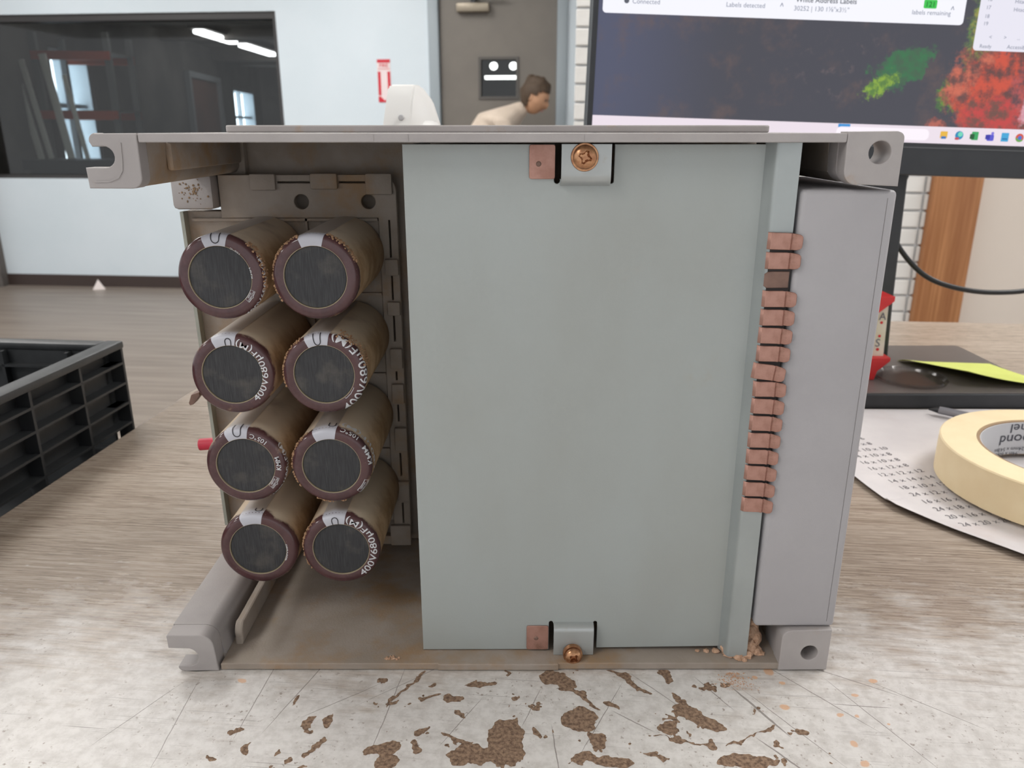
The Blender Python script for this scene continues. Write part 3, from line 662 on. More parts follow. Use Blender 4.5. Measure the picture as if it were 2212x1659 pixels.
def screw_mesh(r=.0042):
    bm = bmesh.new(); n = 72; rings = [0,.12,.24,.34,.40,.46,.52,.58,.64,.72,.84,.93,1,1.0]; rows = []
    for ri, q in enumerate(rings):
        row = []
        for k in range(n):
            a = 2*math.pi*k/n; star = .34+.22*abs(math.cos(2*a))**3*1.0 + .05*abs(math.sin(2*a))**6
            h = -.0026*math.sqrt(max(0, 1-(q*.92)**2))
            if q < star: h = -.0004 if q < star-.08 else h+.001
            if ri == len(rings)-1: h = .0002
            row.append(bm.verts.new((q*r*math.cos(a), h, q*r*math.sin(a))))
        rows.append(row)
    for A, B in zip(rows, rows[1:]):
        for k in range(n): bm.faces.new((A[k],A[(k+1)%n],B[(k+1)%n],B[k]))
    bmesh.ops.remove_doubles(bm, verts=bm.verts[:], dist=1e-7)
    return fin(bm, 45)
scm = screw_mesh(); scm.materials.append(brass)
washer_me = fin(sweep([(.002,.0),(.0048,.0),(.005,.0004),(.005,.0009),(.002,.0009)], n=32), 40); washer_me.materials.append(brass)
s1 = new('screw', scm, None, dv, (.0258,.0042,.2140), (0,R(20),0)); new('washer', washer_me, None, s1, (0,.0000,0))
s2 = new('screw', scm, None, dv, (.0266,.0030,.0056), (R(-6),R(40),0)); s2.scale = (.86,1,.86); new('washer', washer_me, None, s2, (0,.0006,0)); new('washer', washer_me, None, s2, (0,.0017,0))

# copper contact fingers along the flange
def finger_mesh(short=False):
    bm = bmesh.new()
    path = [(93.3,3.9,3.1),(94.2,2.7,3.1),(95.5,2.4,3.1),(100.3,2.1,3.1),(101.0,1.5,3.05),(101.7,1.9,3.0),(103.0,.6,2.95),(104.2,.3,2.7),(105.0,.5,2.1),(105.4,1.1,1.2)]
    if short: path = [(93.0,2.6,2.2),(94.2,2.4,3.0),(96,2.9,3.1),(99,3.0,3.1),(101.6,3.0,3.1),(102.3,3.1,3.1)]
    rows = [[bm.verts.new((x*mm, y*mm, s*h*1.0*mm)) for s in (-1,-.93,0,.93,1)] for x, y, h in path]
    for r in rows:
        for j in (0, 4): r[j].co.y += .0003
    for A, B in zip(rows, rows[1:]):
        for j in range(4): bm.faces.new((A[j],B[j],B[j+1],A[j+1]))
    bmesh.ops.recalc_face_normals(bm, faces=bm.faces[:])
    bmesh.ops.solidify(bm, geom=bm.faces[:], thickness=.0003)
    return fin(bm, 40)
box('finger_strip', .0945, .1028, .0035, .0041, .0755, .1875, mat('dark_gap_shade_strip', S(52,44,42), rough=.7), dv)  # base strip coloured near black, standing in for shade in the finger gaps
fm = finger_mesh(); fm.materials.append(copper); fms = finger_mesh(True); fms.materials.append(copper_dk)
zs = [184.6 - i*7.08 for i in range(16)]
for i, z in enumerate(zs):
    if i == 2: o = new('contact_finger', fms, None, dv, (0,0,z*mm))
    else: o = new('contact_finger', fm, None, dv, (0,random.uniform(-.0002,.0001),z*mm), (0, R(random.uniform(-1.2,1.2)) if i != 7 else 0, 0))
    if i == 7:
        o.rotation_euler = (0, R(6), 0); o.location = (-.0012-.099*(math.cos(R(6))-1), -.0006, z*mm+.0985*math.sin(R(6)))
    elif i != 2:
        a = o.rotation_euler[1]; o.location.z += .099*math.sin(a)
# plastic end cover
ec = box('end_cover', .1036, .1376, .0020, .088, .0210, .2028, cover_pl, dv, .0018, 3)
box('cover_seam', .13400, .13418, .00192, .003, .024, .2, mat('seam_shade_plastic', S(120,117,116), rough=.6), ec)

# dust: heap by the flange foot, and spill on the bench
def heap(name, lumps, seed):
    rnd = random.Random(seed); bm = bmesh.new()
    for x, y, z, r, fz in lumps:
        res = bmesh.ops.create_icosphere(bm, subdivisions=3, radius=1)
        for v in res['verts']:
            d = v.co.copy(); n_ = mnoise.noise(d*2.3+Vector((x,y,z))*.3)*.35 + mnoise.noise(d*6+Vector((y,x,seed)))*.18
            v.co = Vector((x*mm, y*mm, z*mm)) + Vector((d.x*r, d.y*r, d.z*r*fz))*mm*(1+n_)
    return fin(bm, 60)
hp = [(104.5,9,6,3.4,1.5),(106,12,8,4.2,1.6),(106.8,14,13,2.8,1.7),(103,6,4.6,2.6,.8),(99,5,4.3,2.8,.5),(95,6.5,4.3,2.4,.5),(107.5,8,4.8,2.6,.8),(90,8.6,4.2,1.6,.5),(86,8.8,4.0,1.2,.5),(82,8.9,4.0,.9,.5),(93.5,8,6,1.7,1.2),(109.5,7,4.2,1.6,.6),(101,3,3.9,1.4,.5)]
tag(new('dust_heap', heap('dust_heap', hp, 3), dust_m), 'crumbly tan dust heaped at the foot of the stepped flange', 'dust', kind='stuff')
rnd = random.Random(5); sp = []
for i in range(260):
    a = rnd.gauss(0, 1); b = rnd.random()
    sp.append((95+a*(2.2+3*b), -1.2-b*11, .12, rnd.uniform(.08,.5)*(1.1-b*.6), .35))
bm = bmesh.new()
for x, y, z, r, fz in sp:
    res = bmesh.ops.create_icosphere(bm, subdivisions=1, radius=r*mm)
    for v in res['verts']: v.co = Vector((x*mm+v.co.x, y*mm+v.co.y*1.2, z*mm+v.co.z*fz))
for x, y, z, r, fz in [(107,60,187.5,.5,.6)]: pass
tag(new('dust_spill', fin(bm), dust_m), 'loose peach crumbs of dust on the bench before the chassis', 'dust', kind='stuff')
bm = bmesh.new()
for i in range(26):
    res = bmesh.ops.create_icosphere(bm, subdivisions=1, radius=rnd.uniform(.25,.8)*mm)
    x, y = -53+rnd.gauss(0,1.6), 3.2+abs(rnd.gauss(0,1.0))
    for v in res['verts']: v.co = Vector((x*mm+v.co.x, y*mm+v.co.y, 3.8*mm+v.co.z*.6))
tag(new('dust_crumbs', fin(bm), dust_m), 'few tan crumbs on the front edge of the bottom plate', 'dust', kind='stuff')
bm = bmesh.new()
for i in range(60):
    res = bmesh.ops.create_icosphere(bm, subdivisions=1, radius=rnd.uniform(.2,.6)*mm)
    x, z = -148.5+rnd.gauss(0,2.4), 196+rnd.gauss(0,2.6)
    for v in res['verts']: v.co = Vector((x*mm+v.co.x, 89.8*mm+v.co.y*.5, min(z,202)*mm+v.co.z))
tag(new('dust_cake', fin(bm), mat('brown_dust', S(150,126,100), S(118,96,74), 700, .95)), 'brown caked dust on the corner block below the upper left rail', 'dust', kind='stuff')

# ------------------------------------------------------------------ things behind the chassis
# black crate on a cart at the bench's left edge
ct = thing('equipment_cart', 'dark cart beside the bench, carrying the black crate', 'cart', rloc(-.55, .07, FL), RZ)
box('cart_top', -.24, .21, -.26, .24, .855, .88, leg_m, ct)
for x in (-.22,.15):
    for y in (-.24,.18): box('leg', x, x+.04, y, y+.04, 0, .855, leg_m, ct)
cr = thing('black_crate', 'black plastic crate with open ribbed sides left of the bench', 'crate', rloc(-.335, .281, -.059), RZ)
ht = .059+.0655                      # rim height above cart
x1, x0, y1, y0 = 0, -.36, 0, -.48
boxes('rim', [(x1-.013,x1+.001,y0,y1+.001,ht-.006,ht),(x0,x0+.013,y0,y1,ht-.006,ht),(x0+.0131,x1-.0131,y1-.012,y1+.0009,ht-.006,ht-.0002),(x0+.0131,x1-.0131,y0,y0+.02,ht-.006,ht-.0002)], crate_pl, cr, .0015)
boxes('inner_wall', [(x1-.013,x1-.010,y0+.004,y1-.004,.052,ht-.006),(x0+.017,x0+.020,y0+.01,y1-.01,.05,ht-.006),(x0+.004,x1-.01,y1-.012,y1-.009,.0,ht-.006),(x0+.02,x1-.02,y0+.017,y0+.02,0,ht-.006)], crate_pl, cr)
box('floor_panel', x0+.012, x1-.012, y0+.012, y1-.012, 0, .006, crate_pl, cr)
for z in (.107,.0905,.074,.0575,.040,.022): box('side_rib', x1-.012, x1, y0+.004, y1-.002, z-.0009, z+.0009, crate_pl, cr)
for k_ in range(9): box('upright_rib', x1-.012, x1, y1-.0015-k_*.0535-.0012, y1-.0015-k_*.0535+.0012, 0, ht-.006, crate_pl, cr)
for z in (.107,.074,.040): box('side_rib', x0+.004, x1-.002, y1-.018, y1, z-.0009, z+.0009, crate_pl, cr)
for k_ in range(7): box('upright_rib', x0+.002+k_*.0535, x0+.0044+k_*.0535, y1-.018, y1, 0, ht-.006, crate_pl, cr)

# white plastic device behind the chassis
wt = mat('white_abs', S(244,243,240), S(240,239,236), 30, .4)
wp = thing('label_dispenser', 'white plastic device with sloped side standing behind the chassis', 'dispenser', (-.071,.30,0))
bm = bmesh.new()
secs = [(0,-.030,.010,.034,.045),(.205,-.0185,.002,.0205,.03),(.226,-.0165,.002,.0185,.026),(.243,-.0140,.0035,.0135,.022),(.2505,-.0130,.0050,.0080,.018),(.2525,-.0115,.0050,.0065,.016)]
rows = []
for z, xa, xf, xb, d in secs:
    rows.append([bm.verts.new(p) for p in ((xa,-d,z),(xf,-d,z),(xb,-d*.2,z),(xb,d,z),(xa,d,z))])
for A, B in zip(rows, rows[1:]):
    for k_ in range(5): bm.faces.new((A[k_],A[(k_+1)%5],B[(k_+1)%5],B[k_]))
bm.faces.new(rows[0]); bm.faces.new(rows[-1])
bmesh.ops.bevel(bm, geom=bm.edges[:], offset=.0012, segments=2, affect='EDGES')
new('housing', fin(bm, 50), wt, wp)
lathe('flared_collar', [(.0150,.2300),(.0175,.2290),(.0195,.2265),(.0205,.223),(.0210,.219),(.016,.215)], wt, wp, axis='Z', n=28)
lathe('button', [(0,-.0008),(.0016,-.0006),(.002,.001)], mat('pale_grey_button', S(190,190,192), rough=.5), wp, n=14, loc=(-.004,-.0262,.231))

# monitor
mo = thing('monitor', 'black desktop monitor with autumn wallpaper behind the chassis', 'monitor', (.0665,.405,.2215), (R(-3), R(1.85), 0))
sw, sh = .508, .300
bez = mat('black_bezel', S(38,40,44), S(44,46,50), 50, .4)
plate('bezel', [rect(-.0045,sw+.0045,-.026,sh+.006,.002,3), rect(0,sw,0,sh)], -.0035, .012, bez, mo, 'XZ', .0006)
bk = plate('rear_shell', [rect(-.0045,sw+.0045,-.026,sh+.006,.003,3)], .012, .030, bez, mo, 'XZ', .003)
box('chin_line', 0, sw, -.0039, -.0034, -.0042, -.0034, mat('grey_chin_line', S(90,92,94), rough=.4), mo)
def screen_material():
    q = NT('lit_wallpaper'); v = q.obj(); x, y, z = q.sep(v)
    base = q.mix(q.step(x, 0, .12), S(74,78,102), S(62,62,72)); n0 = q.noise(v, 30, 5, .65)
    base = q.mix(q.step(n0, .5, .75, 0, .6), base, S(104,82,76))
    dd = q.length(q.mapping(v, loc=(.20,0,.06), scale=(.07,1,.035), typ='TEXTURE')); base = q.mix(q.math('MULTIPLY', q.step(dd, 1.2, .3, 0, .5), q.step(q.noise(v, 70, 5, .65), .55, .8)), base, S(150,122,118))
    def blob(cx, cz, rx, rz, ang, sc1, lo, hi, cols, base):
        d = q.length(q.mapping(v, loc=(cx,0,cz), rot=(0,R(ang),0), scale=(rx,1,rz), typ='TEXTURE'))
        d = q.math('ADD', d, q.math('MULTIPLY', q.math('SUBTRACT', q.noise(v, sc1, 5, .7), .5), 2.2))
        f = q.step(d, hi, lo); c = q.mix(q.step(q.noise(v, sc1*1.4, 4, .7), .38, .62), cols[0], cols[1])
        return q.mix(f, base, c)
    base = blob(.252,.058,.030,.016,-28,70,.7,1.0,(S(44,110,66),S(58,92,66)),base)
    base = blob(.236,.044,.018,.008,-32,150,.6,1.0,(S(136,170,52),S(84,124,52)),base)
    base = blob(.300,.038,.016,.016,0,110,.6,1.0,(S(96,140,48),S(60,96,56)),base)
    base = blob(.315,.080,.014,.05,0,110,.5,1.1,(S(150,150,66),S(80,130,60)),base)
    base = blob(.318,.046,.030,.030,-20,45,.7,1.1,(S(206,104,78),S(100,64,60)),base)
    base = blob(.352,.050,.055,.036,-30,40,.8,1.1,(S(206,76,50),S(96,58,54)),base)
    base = blob(.352,.022,.050,.018,0,50,.7,1.1,(S(196,60,56),S(110,70,60)),base)
    base = blob(.385,.040,.035,.040,-20,45,.7,1.1,(S(196,84,80),S(96,60,66)),base)
    base = blob(.366,.036,.008,.022,20,60,.6,1.0,(S(226,170,180),S(206,146,160)),base)
    base = blob(.288,.013,.010,.008,0,120,.6,1.1,(S(180,96,80),S(120,70,66)),base)
    q.base((.01,.01,.012,1), .25); q.put(q.b.inputs['Emission Color'], base); q.b.inputs['Emission Strength'].default_value = .74; return q.m
scr = box('screen', 0, sw, -.0005, .0035, 0, sh, screen_material(), mo)
win_m = emit('lit_white_window', S(240,240,248), 1.0); bar_m = emit('lit_taskbar', S(236,224,234), .95); inkg = emit('lit_grey_text', S(120,128,150), .9); inkd = emit('lit_dark_text', S(96,100,112), .8)
plate('label_window', [rect(.0035,.296,.092,.292,.003)], -.0008, -.00055, win_m, scr)
plate('spreadsheet_window', [rect(.3075,.500,.0735,.292,.003)], -.0008, -.00055, emit('lit_sheet', S(232,230,242), .95), scr)
box('taskbar', 0, sw, -.0008, -.00055, 0, .0135, bar_m, scr)
plate('search_field', [rect(.205,.283,.0022,.0112,.004)], -.0010, -.00082, emit('lit_search', S(246,238,246), 1), scr)
box('search_glyph', .206, .216, -.0010, -.00082, .0105, .0132, emit('lit_blue', S(60,150,220), .9), scr)
fs = lambda u, v: (u, -.00095, v)
T = [('Connected',.0050,0,'LEFT',.027,.0995,0),('Labels detected',.0050,0,'CENTER',.1185,.0995,0),('30252 | 130 1\u215b"x3\u00bd"',.0050,0,'LEFT',.1575,.0985,0),('labels remaining',.0049,0,'CENTER',.269,.0988,0),('^',.007,0,'LEFT',.146,.099,0),('^',.007,0,'LEFT',.284,.101,0),('White Address Labels',.0055,.012,'LEFT',.1585,.1048,1)]
T += [(t,.0040,0,'LEFT',.3125,z,0) for t, z in (('16',.1105),('17',.1045),('18',.098),('19',.0925))] + [('Hitachi',.0042,0,'LEFT',.335,z,0) for z in (.1095,.1035)]
T += [(t,.0042,0,'LEFT',x,.0825,0) for t, x in (('<',.319),('>',.331),('...',.342),('<',.356))] + [('Ready',.0040,0,'LEFT',.3125,.0755,0),('Accessibility',.0043,0,'LEFT',.335,.0755,0)]
for t, sz, bo, al, x, z, dk in T: flat('lettering', [shift(text_geo(t, sz, bo, al), x, z)], fs, inkd if dk else inkg, scr)
flat('status_dot', [poly(circ(.0225,.1014,.0021,14))], fs, inkd, scr); flat('printer_glyph', [poly([(.010,.104),(.016,.104),(.016,.112),(.010,.112)])], fs, inkd, scr)
plate('count_badge', [rect(.262,.2725,.1035,.110,.001)], -.0010, -.00082, emit('lit_green', S(60,200,80), .9), scr)
flat('lettering', [shift(text_geo('121', .0055, .01, 'CENTER'), .2672, .1047)], lambda u, v: (u,-.0012,v), emit('lit_dkgreen', S(16,110,40), .8), scr)
def icon(name, parts):
    for k_, (loop, colr) in enumerate(parts):
        plate(name, [loop], -.00105-.0002*k_, -.00085-.0002*k_, emit(name+'_%d' % k_, S(*colr), .9), scr)
icon('folder_icon', [(rect(.2925,.2985,.0045,.0100,.0006),(236,186,70)), (rect(.2935,.2975,.0040,.0060),(60,120,190))])
icon('swirl_icon', [(circ(.3085,.0072,.0034),(40,140,190)), (circ(.3092,.0080,.0020),(120,220,190)), (rect(.3050,.3085,.0035,.0055,.0009),(200,80,90))])
icon('sheet_icon', [(rect(.3190,.3245,.0038,.0105,.0005),(60,170,100)), (rect(.3175,.3212,.0046,.0086,.0004),(24,90,50))])
icon('people_icon', [(rect(.3320,.3378,.0036,.0086,.001),(90,90,210)), (circ(.3362,.0096,.0012),(130,120,220)), (rect(.3305,.3342,.0048,.0084,.0003),(60,60,170))])
icon('notes_icon', [(rect(.3440,.3502,.0034,.0104,.0005),(70,170,220)), (rect(.3450,.3492,.0050,.0060),(30,110,170))])
icon('ring_icon', [(circ(.3595,.0068,.0034),(215,90,70)), (arc(.3595,.0068,.0034,180,330),(110,170,90)), (circ(.3595,.0068,.0016),(70,120,210))])
# stand
nm = thing('monitor_stand', 'black monitor stand with flat grey base under the monitor', 'stand', (.325,.41,0))
base_top = mat('grey_stand_base', S(98,92,90), S(92,86,84), 30, .35); 
bs = plate('base', [rect(-.125,.130,-.076,.078,.006)], .0002, .0132, bez, nm, 'XY', .0012)
plate('base_top', [rect(-.1235,.1285,-.0745,.0765,.005)], .0132, .0142, base_top, bs, 'XY', .0003)
nk = plate('neck', [[(-.040,.0142),(.037,.0142),(.034,.07),(.0285,.24),(-.035,.24)]], .030, .048, bez, nm, 'XZ', .002)
box('mount', -.03, .03, .0275, .031, .20, .24, bez, nk)

# black cable
cb = spline([(0.387, 0.505, 0.1875), (0.3784, 0.505, 0.1606), (0.3741, 0.505, 0.1391), (0.3891, 0.505, 0.1101), (0.4214, 0.505, 0.0811), (0.4644, 0.505, 0.0676), (0.5106, 0.505, 0.0655), (0.5697, 0.505, 0.0725), (0.645, 0.54, 0.0585), (0.7095, 0.51, 0.03), (0.774, 0.47, 0.0045), (0.86, 0.44, 0.0032)], 8)
tag(tube('cable', cb, .0026, mat('black_cable', S(30,31,33), rough=.4), n=12), 'black cable sagging beside the monitor stand', 'cable')

# red dispenser with printed strip, clear disc
rd = thing('red_tape_dispenser', 'red plastic holder with dotted label standing on the monitor base', 'dispenser', (.3045,.386,.0144))
plate('top_flange', [mmL([(-26,60),(9,60),(21,70),(21,74),(-26,74)])], -.016, .010, red_pl, rd, 'XZ', .0006)
plate('bottom_flange', [mmL([(-26,0),(13,0),(15,8),(25,17),(25,20),(-26,20)])], -.016, .010, red_pl, rd, 'XZ', .0006)
box('core', -.024, .0105, -.010, .008, .019, .061, mat('dark_red_plastic', S(120,26,34), rough=.5), rd)
ls = plate('label_strip', [mmL([(11,19.5),(21.5,19.5),(19.5,66),(10.5,60)])], -.009, .006, mat('cream_label', S(214,208,192), S(206,198,170), 60, .5), rd)
for z, sz in ((26,1.3),(38,1.2),(50,1.2)): lathe('red_dot', [(0,-.0003),(sz*mm,-.0003),(sz*mm,.0002)], red_pl, ls, n=14, loc=(.0155,-.0092,z*mm))
flat('label_print', [shift(text_geo('S', .010, .01), .0125, .0285), shift(text_geo('A', .009, .01), .0128, .0525)], lambda u, v: (u,-.0093,v), paper_ink, ls)
def clear_material():
    q = NT('clear_plastic'); t = q.t
    tr = q.n('ShaderNodeBsdfTransparent'); tr.inputs[0].default_value = (.80,.79,.79,1); gl = q.n('ShaderNodeBsdfGlossy'); gl.inputs['Roughness'].default_value = .08
    mx = q.n('ShaderNodeMixShader'); mx.inputs[0].default_value = .07
    t.links.new(tr.outputs[0], mx.inputs[1]); t.links.new(gl.outputs[0], mx.inputs[2]); t.links.new(mx.outputs[0], t.nodes['Material Output'].inputs[0]); return q.m
tag(lathe('clear_dish', [(.0,.0001),(.026,.0001),(.029,.0008),(.030,.003),(.0292,.0042),(.0280,.0030),(.0265,.0014),(0,.0008)], clear_material(), axis='Z', n=40, loc=(.349,.370,.0143)), 'small clear plastic dish on the monitor base', 'dish')

# sticky note curling on the base
def sheet_grid(outline_fn, nu, nv, hfn, th=.0002):
    bm = bmesh.new(); g = [[bm.verts.new((*outline_fn(i/nu, j/nv), 0)) for j in range(nv+1)] for i in range(nu+1)]
    for i in range(nu+1):
        for j in range(nv+1): v = g[i][j]; v.co.z = hfn(v.co.x, v.co.y, i/nu, j/nv)
    for i in range(nu):
        for j in range(nv): bm.faces.new((g[i][j],g[i+1][j],g[i+1][j+1],g[i][j+1]))
    bmesh.ops.recalc_face_normals(bm, faces=bm.faces[:]); bmesh.ops.solidify(bm, geom=bm.faces[:], thickness=th)
    return fin(bm, 40)
def quadmap(A, B, C_, D_):
    return lambda s, t: tuple((A[k]*(1-s)+B[k]*s)*(1-t)+(D_[k]*(1-s)+C_[k]*s)*t for k in (0,1))
note = sheet_grid(quadmap((.388,.352),(.462,.342),(.448,.420),(.366,.430)), 12, 12, lambda x, y, s, t: .0146+.010*(1-s)**2*(1-t)**.5+.0035*(1-t)**2)
tag(new('sticky_note', note, mat('yellow_green_note', S(218,226,120), S(210,218,112), 30, .7)), 'yellow-green sticky note curling on the monitor base', 'note')

# printed paper with sizes
pp = [(.236,.331),(.222,.250),(.231,.180),(.2365,.1505),(.256,.1225),(.2800,.0915),(.330,.030),(.560,.060),(.540,.331)]
bm = bmesh.new(); vs_ = [bm.verts.new((x, y, .001)) for x, y in pp]; bm.faces.new(vs_)
bmesh.ops.triangulate(bm, faces=bm.faces[:]); bmesh.ops.subdivide_edges(bm, edges=bm.edges[:], cuts=24, use_grid_fill=True)
def paper_h(x, y):
    d = max(0, (.258-x)/.03) if y < .30 else 0
    e = max(0, 1-abs((x-.28)*.78+(y-.092)*.62)/.02) if y < .16 else 0
    return .0006+.0022*min(d,1)**2+.0022*e*e+.0003*math.sin(x*70)*math.cos(y*60)+.0003
for v in bm.verts: v.co.z = paper_h(v.co.x, v.co.y)
bmesh.ops.recalc_face_normals(bm, faces=bm.faces[:])
if sum(f.normal.z for f in bm.faces) > 0: pass
bmesh.ops.solidify(bm, geom=bm.faces[:], thickness=.00025)
pm = mat('white_copy_paper', S(216,211,211), S(207,202,203), 25, .8, dust=(S(206,196,194), .55, .8, 18))
pa = tag(new('paper_sheet', fin(bm, 40), pm), 'worn white paper printed with box sizes on the bench at right', 'paper')
lines = ['10 x 6 x 6', '12 x 8 x 8', '10 x 10 x 10', '14 x 10 x 8', '16 x 10 x 8', '16 x 12 x 8', '12 x 12 x 12', '14 x 14 x 14', '18 x 10 x 12', '24 x 12 x 12', '16 x 16 x 16', '24 x 18 x 13', '20 x 16 x 14', '24 x 20 x 20']
gs = []; rot = R(12)
for i, t in enumerate(lines):
    k_ = i-5; x, y = .2452+k_*.0012+max(k_,0)*.0012, .2075-k_*.0101
    gs.append(shift(text_geo(t, .0068), x, y, rot))
gs.append(shift(text_geo('Box sizes', .0065), .246, .292, rot)) if False else None
gs = [g for g in gs if g]
flat('lettering', gs, lambda u, v: (u, v, paper_h(u, v)+.0005), paper_ink, pa)
# pen / metal scriber lying on the paper
pn = thing('steel_pen', 'slim grey pen lying on the paper behind the tape roll', 'pen', (.345,.318,.0062), (0,0,R(-42)))
new('barrel', tube_mesh([(.004,0,0),(.10,0,0)], .0032, 12), mat('grey_pen_metal', S(150,150,156), rough=.35, metal=.5), pn)
new('tip', tube_mesh([(-.004,0,-.0012),(.004,0,0)], [.0006,.0030], 12), black_pl, pn)
new('clip', tube_mesh([(.05,0,.0042),(.09,0,.0042)], .0008, 8), black_pl, pn)

# masking tape roll
tpz = .0030
tape = thing('masking_tape', 'cream masking tape roll lying on the printed paper', 'tape roll', (.361,.174,tpz))
tm = mat('cream_masking_tape', S(244,224,184), S(240,218,176), 60, .6, bump=.08, bscale=600)
lathe('tape_winding', [(.0582,0),(.0785,0),(.080,.0008),(.080,.0252),(.0792,.026),(.0582,.026),(.0582,0)], tm, tape, axis='Z', n=72)
kraft = mat('brown_core_edge', S(160,134,104), rough=.8)
cob = lathe('core_edge', [(.0562,.0004),(.0581,.0004),(.0581,.0256),(.0562,.0256),(.0562,.0004)], kraft, tape, axis='Z', n=64)
cor = lathe('core_liner', [(.0555,.0012),(.0561,.0012),(.0561,.0250),(.0555,.0250),(.0555,.0012)], mat('pale_grey_liner', S(206,206,208), rough=.5), tape, axis='Z', n=64)
rr = .0552
def core_map(u, v): a = -u/rr; return (rr*math.sin(a), rr*math.cos(a), v)
gs = []
for t, sz, zt, a_end, bold in (('panel', .0110, .0240, -.20, .006), ('bond', .0118, .0160, -.34, .010), ('24mm x 54.8m', .0040, .0066, -.40, 0), ('.94in x 60yds', .0040, .0030, -.40, 0), ('USA', .0036, .0150, -.86, 0), ('3421', .0036, .0115, -.86, 0)):
    V, F = text_geo(t, sz, bold); w_ = max(p[0] for p in V)
    gs.append(([(-(a_end)*rr - (w_-p[0]), zt - p[1]*.85 if sz > .005 else zt - p[1]) for p in V], F))
flat('lettering', gs, core_map, black_print if False else mat('dark_grey_print', S(84,84,92), rough=.6), cor)

# ------------------------------------------------------------------ person bending over near the far door
def skin(name, pts, edges, m, parent, root=0, sub=2):
    me = bpy.data.meshes.new(name); me.from_pydata([p[:3] for p in pts], edges, []); me.update()
    o = new(name, me, m, parent); o.modifiers.new('skin', 'SKIN')
    sv = me.skin_vertices[0].data
    for i, p in enumerate(pts): sv[i].radius = (p[3], p[4] if len(p) > 4 else p[3]); sv[i].use_root = (i == root)
    o.modifiers['skin'].use_smooth_shade = True
    s_ = o.modifiers.new('sub', 'SUBSURF'); s_.levels = sub; s_.render_levels = sub
    return o
shirt = mat('beige_shirt', S(206,190,174), S(196,180,164), 12, .85); skin_m = mat('skin_tone', S(196,150,118), rough=.6); hair_m = mat('brown_hair', S(82,64,48), S(66,52,38), 60, .7, stretch=(1,1,6)); trousers = mat('dark_trousers', S(58,58,66), rough=.85)
pe = thing('person', 'person with brown hair in beige shirt bending forward before the far door', 'person', rloc(-.72, 4.9, FL), RZ)
# local: x right (facing right), z up from the floor
P = [(-.02,0,.92,.135,.15),(.06,0,1.05,.13,.15),(.15,0,1.17,.125,.15),(.215,0,1.235,.11,.14),(.30,0,1.275,.055),(.345,0,1.305,.05),
     (-.03,.09,.84,.085),(.02,.10,.47,.062),(-.06,.10,.09,.045),(.02,.10,.03,.04),(.10,.10,.025,.03),
     (-.03,-.09,.84,.085),(.04,-.10,.47,.062),(-.02,-.10,.09,.045),(.06,-.10,.03,.04),(.14,-.10,.025,.03),
     (.22,.16,1.19,.06),(.27,.20,.95,.045),(.42,.16,.80,.034),(.49,.15,.76,.026),(.22,-.16,1.19,.06),(.27,-.20,.95,.045),(.42,-.16,.80,.034),(.49,-.15,.76,.026)]
Ed = [(0,1),(1,2),(2,3),(3,4),(4,5),(0,6),(6,7),(7,8),(8,9),(9,10),(0,11),(11,12),(12,13),(13,14),(14,15),(3,16),(16,17),(17,18),(18,19),(3,20),(20,21),(21,22),(22,23)]
body = skin('body', P, Ed, shirt, pe, 0, 2)
skin('trousers', [(-.02,0,.90,.142,.158),(-.03,.09,.82,.092),(.02,.10,.47,.07),(-.055,.10,.12,.058),(-.03,-.09,.82,.092),(.04,-.10,.47,.07),(-.015,-.10,.12,.058)], [(0,1),(1,2),(2,3),(0,4),(4,5),(5,6)], trousers, pe)
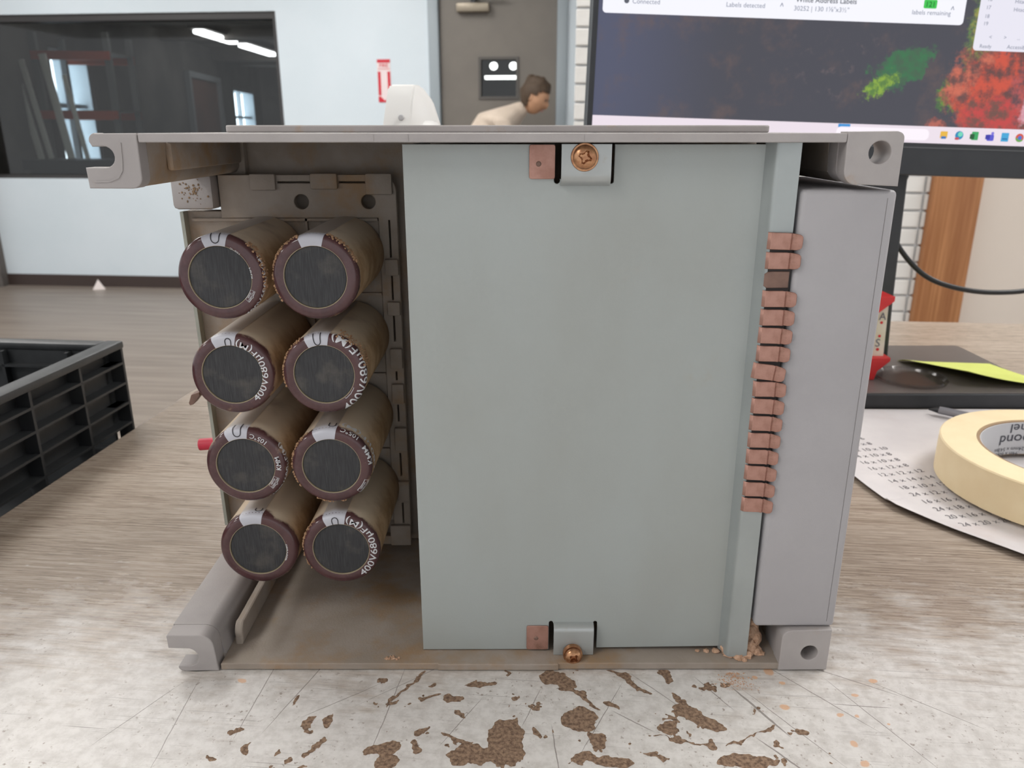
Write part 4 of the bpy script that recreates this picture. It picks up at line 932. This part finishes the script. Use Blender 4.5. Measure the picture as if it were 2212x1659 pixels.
# head: looking right and down
hd = bmesh.new(); bmesh.ops.create_uvsphere(hd, u_segments=28, v_segments=20, radius=1)
for v in hd.verts:
    x, y, z = v.co
    sx = .095 if x > 0 else .105
    X = x*sx; Y_ = y*.075*(1 if z > -.2 else 1-.35*(-.2-z)); Z_ = z*.115
    if x > .55 and abs(y) < .25 and -.35 < z < .15: X += .016*(1-abs(y)/.25)          # nose
    if x > .6 and .05 < z < .3 and .15 < abs(y) < .6: X -= .007                       # eye sockets
    if x > .5 and -.62 < z < -.45 and abs(y) < .35: X -= .004                         # mouth line
    v.co = (X, Y_, Z_)
hl = (.405,0,1.355); hr = (0, R(28), R(-14))
head = new('head', fin(hd, 60), skin_m, pe, hl, hr); head.scale = (.88,.88,.88)
for s_ in (-1, 1):
    new('eye', fin(sweep([(0,-.006),(.004,-.0045),(.006,0),(.004,.0045),(0,.006)], n=12), 60), black_print, head, (.086,s_*.030,.020))
    eo = bmesh.new(); bmesh.ops.create_uvsphere(eo, u_segments=12, v_segments=8, radius=1)
    for v in eo.verts: v.co = (v.co.x*.017, v.co.y*.007, v.co.z*.028)
    new('ear', fin(eo, 60), skin_m, head, (-.012,s_*.074,-.005))
new('mouth', tube_mesh([(.086,-.02,-.057),(.0905,0,-.058),(.086,.02,-.057)], .0035, 8), mat('lips', S(170,104,92), rough=.6), head)
hb = bmesh.new(); bmesh.ops.create_uvsphere(hb, u_segments=32, v_segments=24, radius=1)
for v in hb.verts:
    d = v.co.copy(); n_ = mnoise.noise(d*3.2)*.10+mnoise.noise(d*9)*.05; k_ = 1+n_
    v.co = Vector((d.x*.106*k_-.016, d.y*.088*k_, d.z*.120*k_+.022))
bmesh.ops.delete(hb, geom=[v for v in hb.verts if v.co.x > .045 and v.co.z < .062 or (v.co.x > -.005 and v.co.z < .012) or v.co.z < -.085], context='VERTS')
new('hair', fin(hb, 70), hair_m, head)
bu = bmesh.new(); bmesh.ops.create_uvsphere(bu, u_segments=20, v_segments=14, radius=1)
for v in bu.verts:
    d = v.co.copy(); v.co = d*(.036*(1+mnoise.noise(d*4)*.25))
new('hair_bun', fin(bu, 70), hair_m, head, (-.085,0,.088))
for s_ in (-1, 1):      # hands hanging forward: palm with five fingers
    hx, hy, hz = .50, s_*.155, .745
    pts = [(hx-.02,hy,hz+.01,.020,.026),(hx+.03,hy,hz-.02,.016,.034),(hx+.062,hy,hz-.045,.012,.036)]; ed = [(0,1),(1,2)]
    for k_, (oy, ln) in enumerate(((-.03,.052),(-.010,.066),(.010,.062),(.028,.048))):
        i0 = len(pts); bx_, bz_ = hx+.07, hz-.050
        pts += [(bx_,hy+oy,bz_,.008),(bx_+ln*.5,hy+oy*1.1,bz_-ln*.42,.008),(bx_+ln*.75,hy+oy*1.1,bz_-ln*.95,.007)]; ed += [(2,i0),(i0,i0+1),(i0+1,i0+2)]
    i0 = len(pts); pts += [(hx+.02,hy-s_*.040,hz-.030,.0095),(hx+.045,hy-s_*.055,hz-.060,.0085)]; ed += [(1,i0),(i0,i0+1)]
    skin('hand', pts, ed, skin_m, pe, 0, 1)
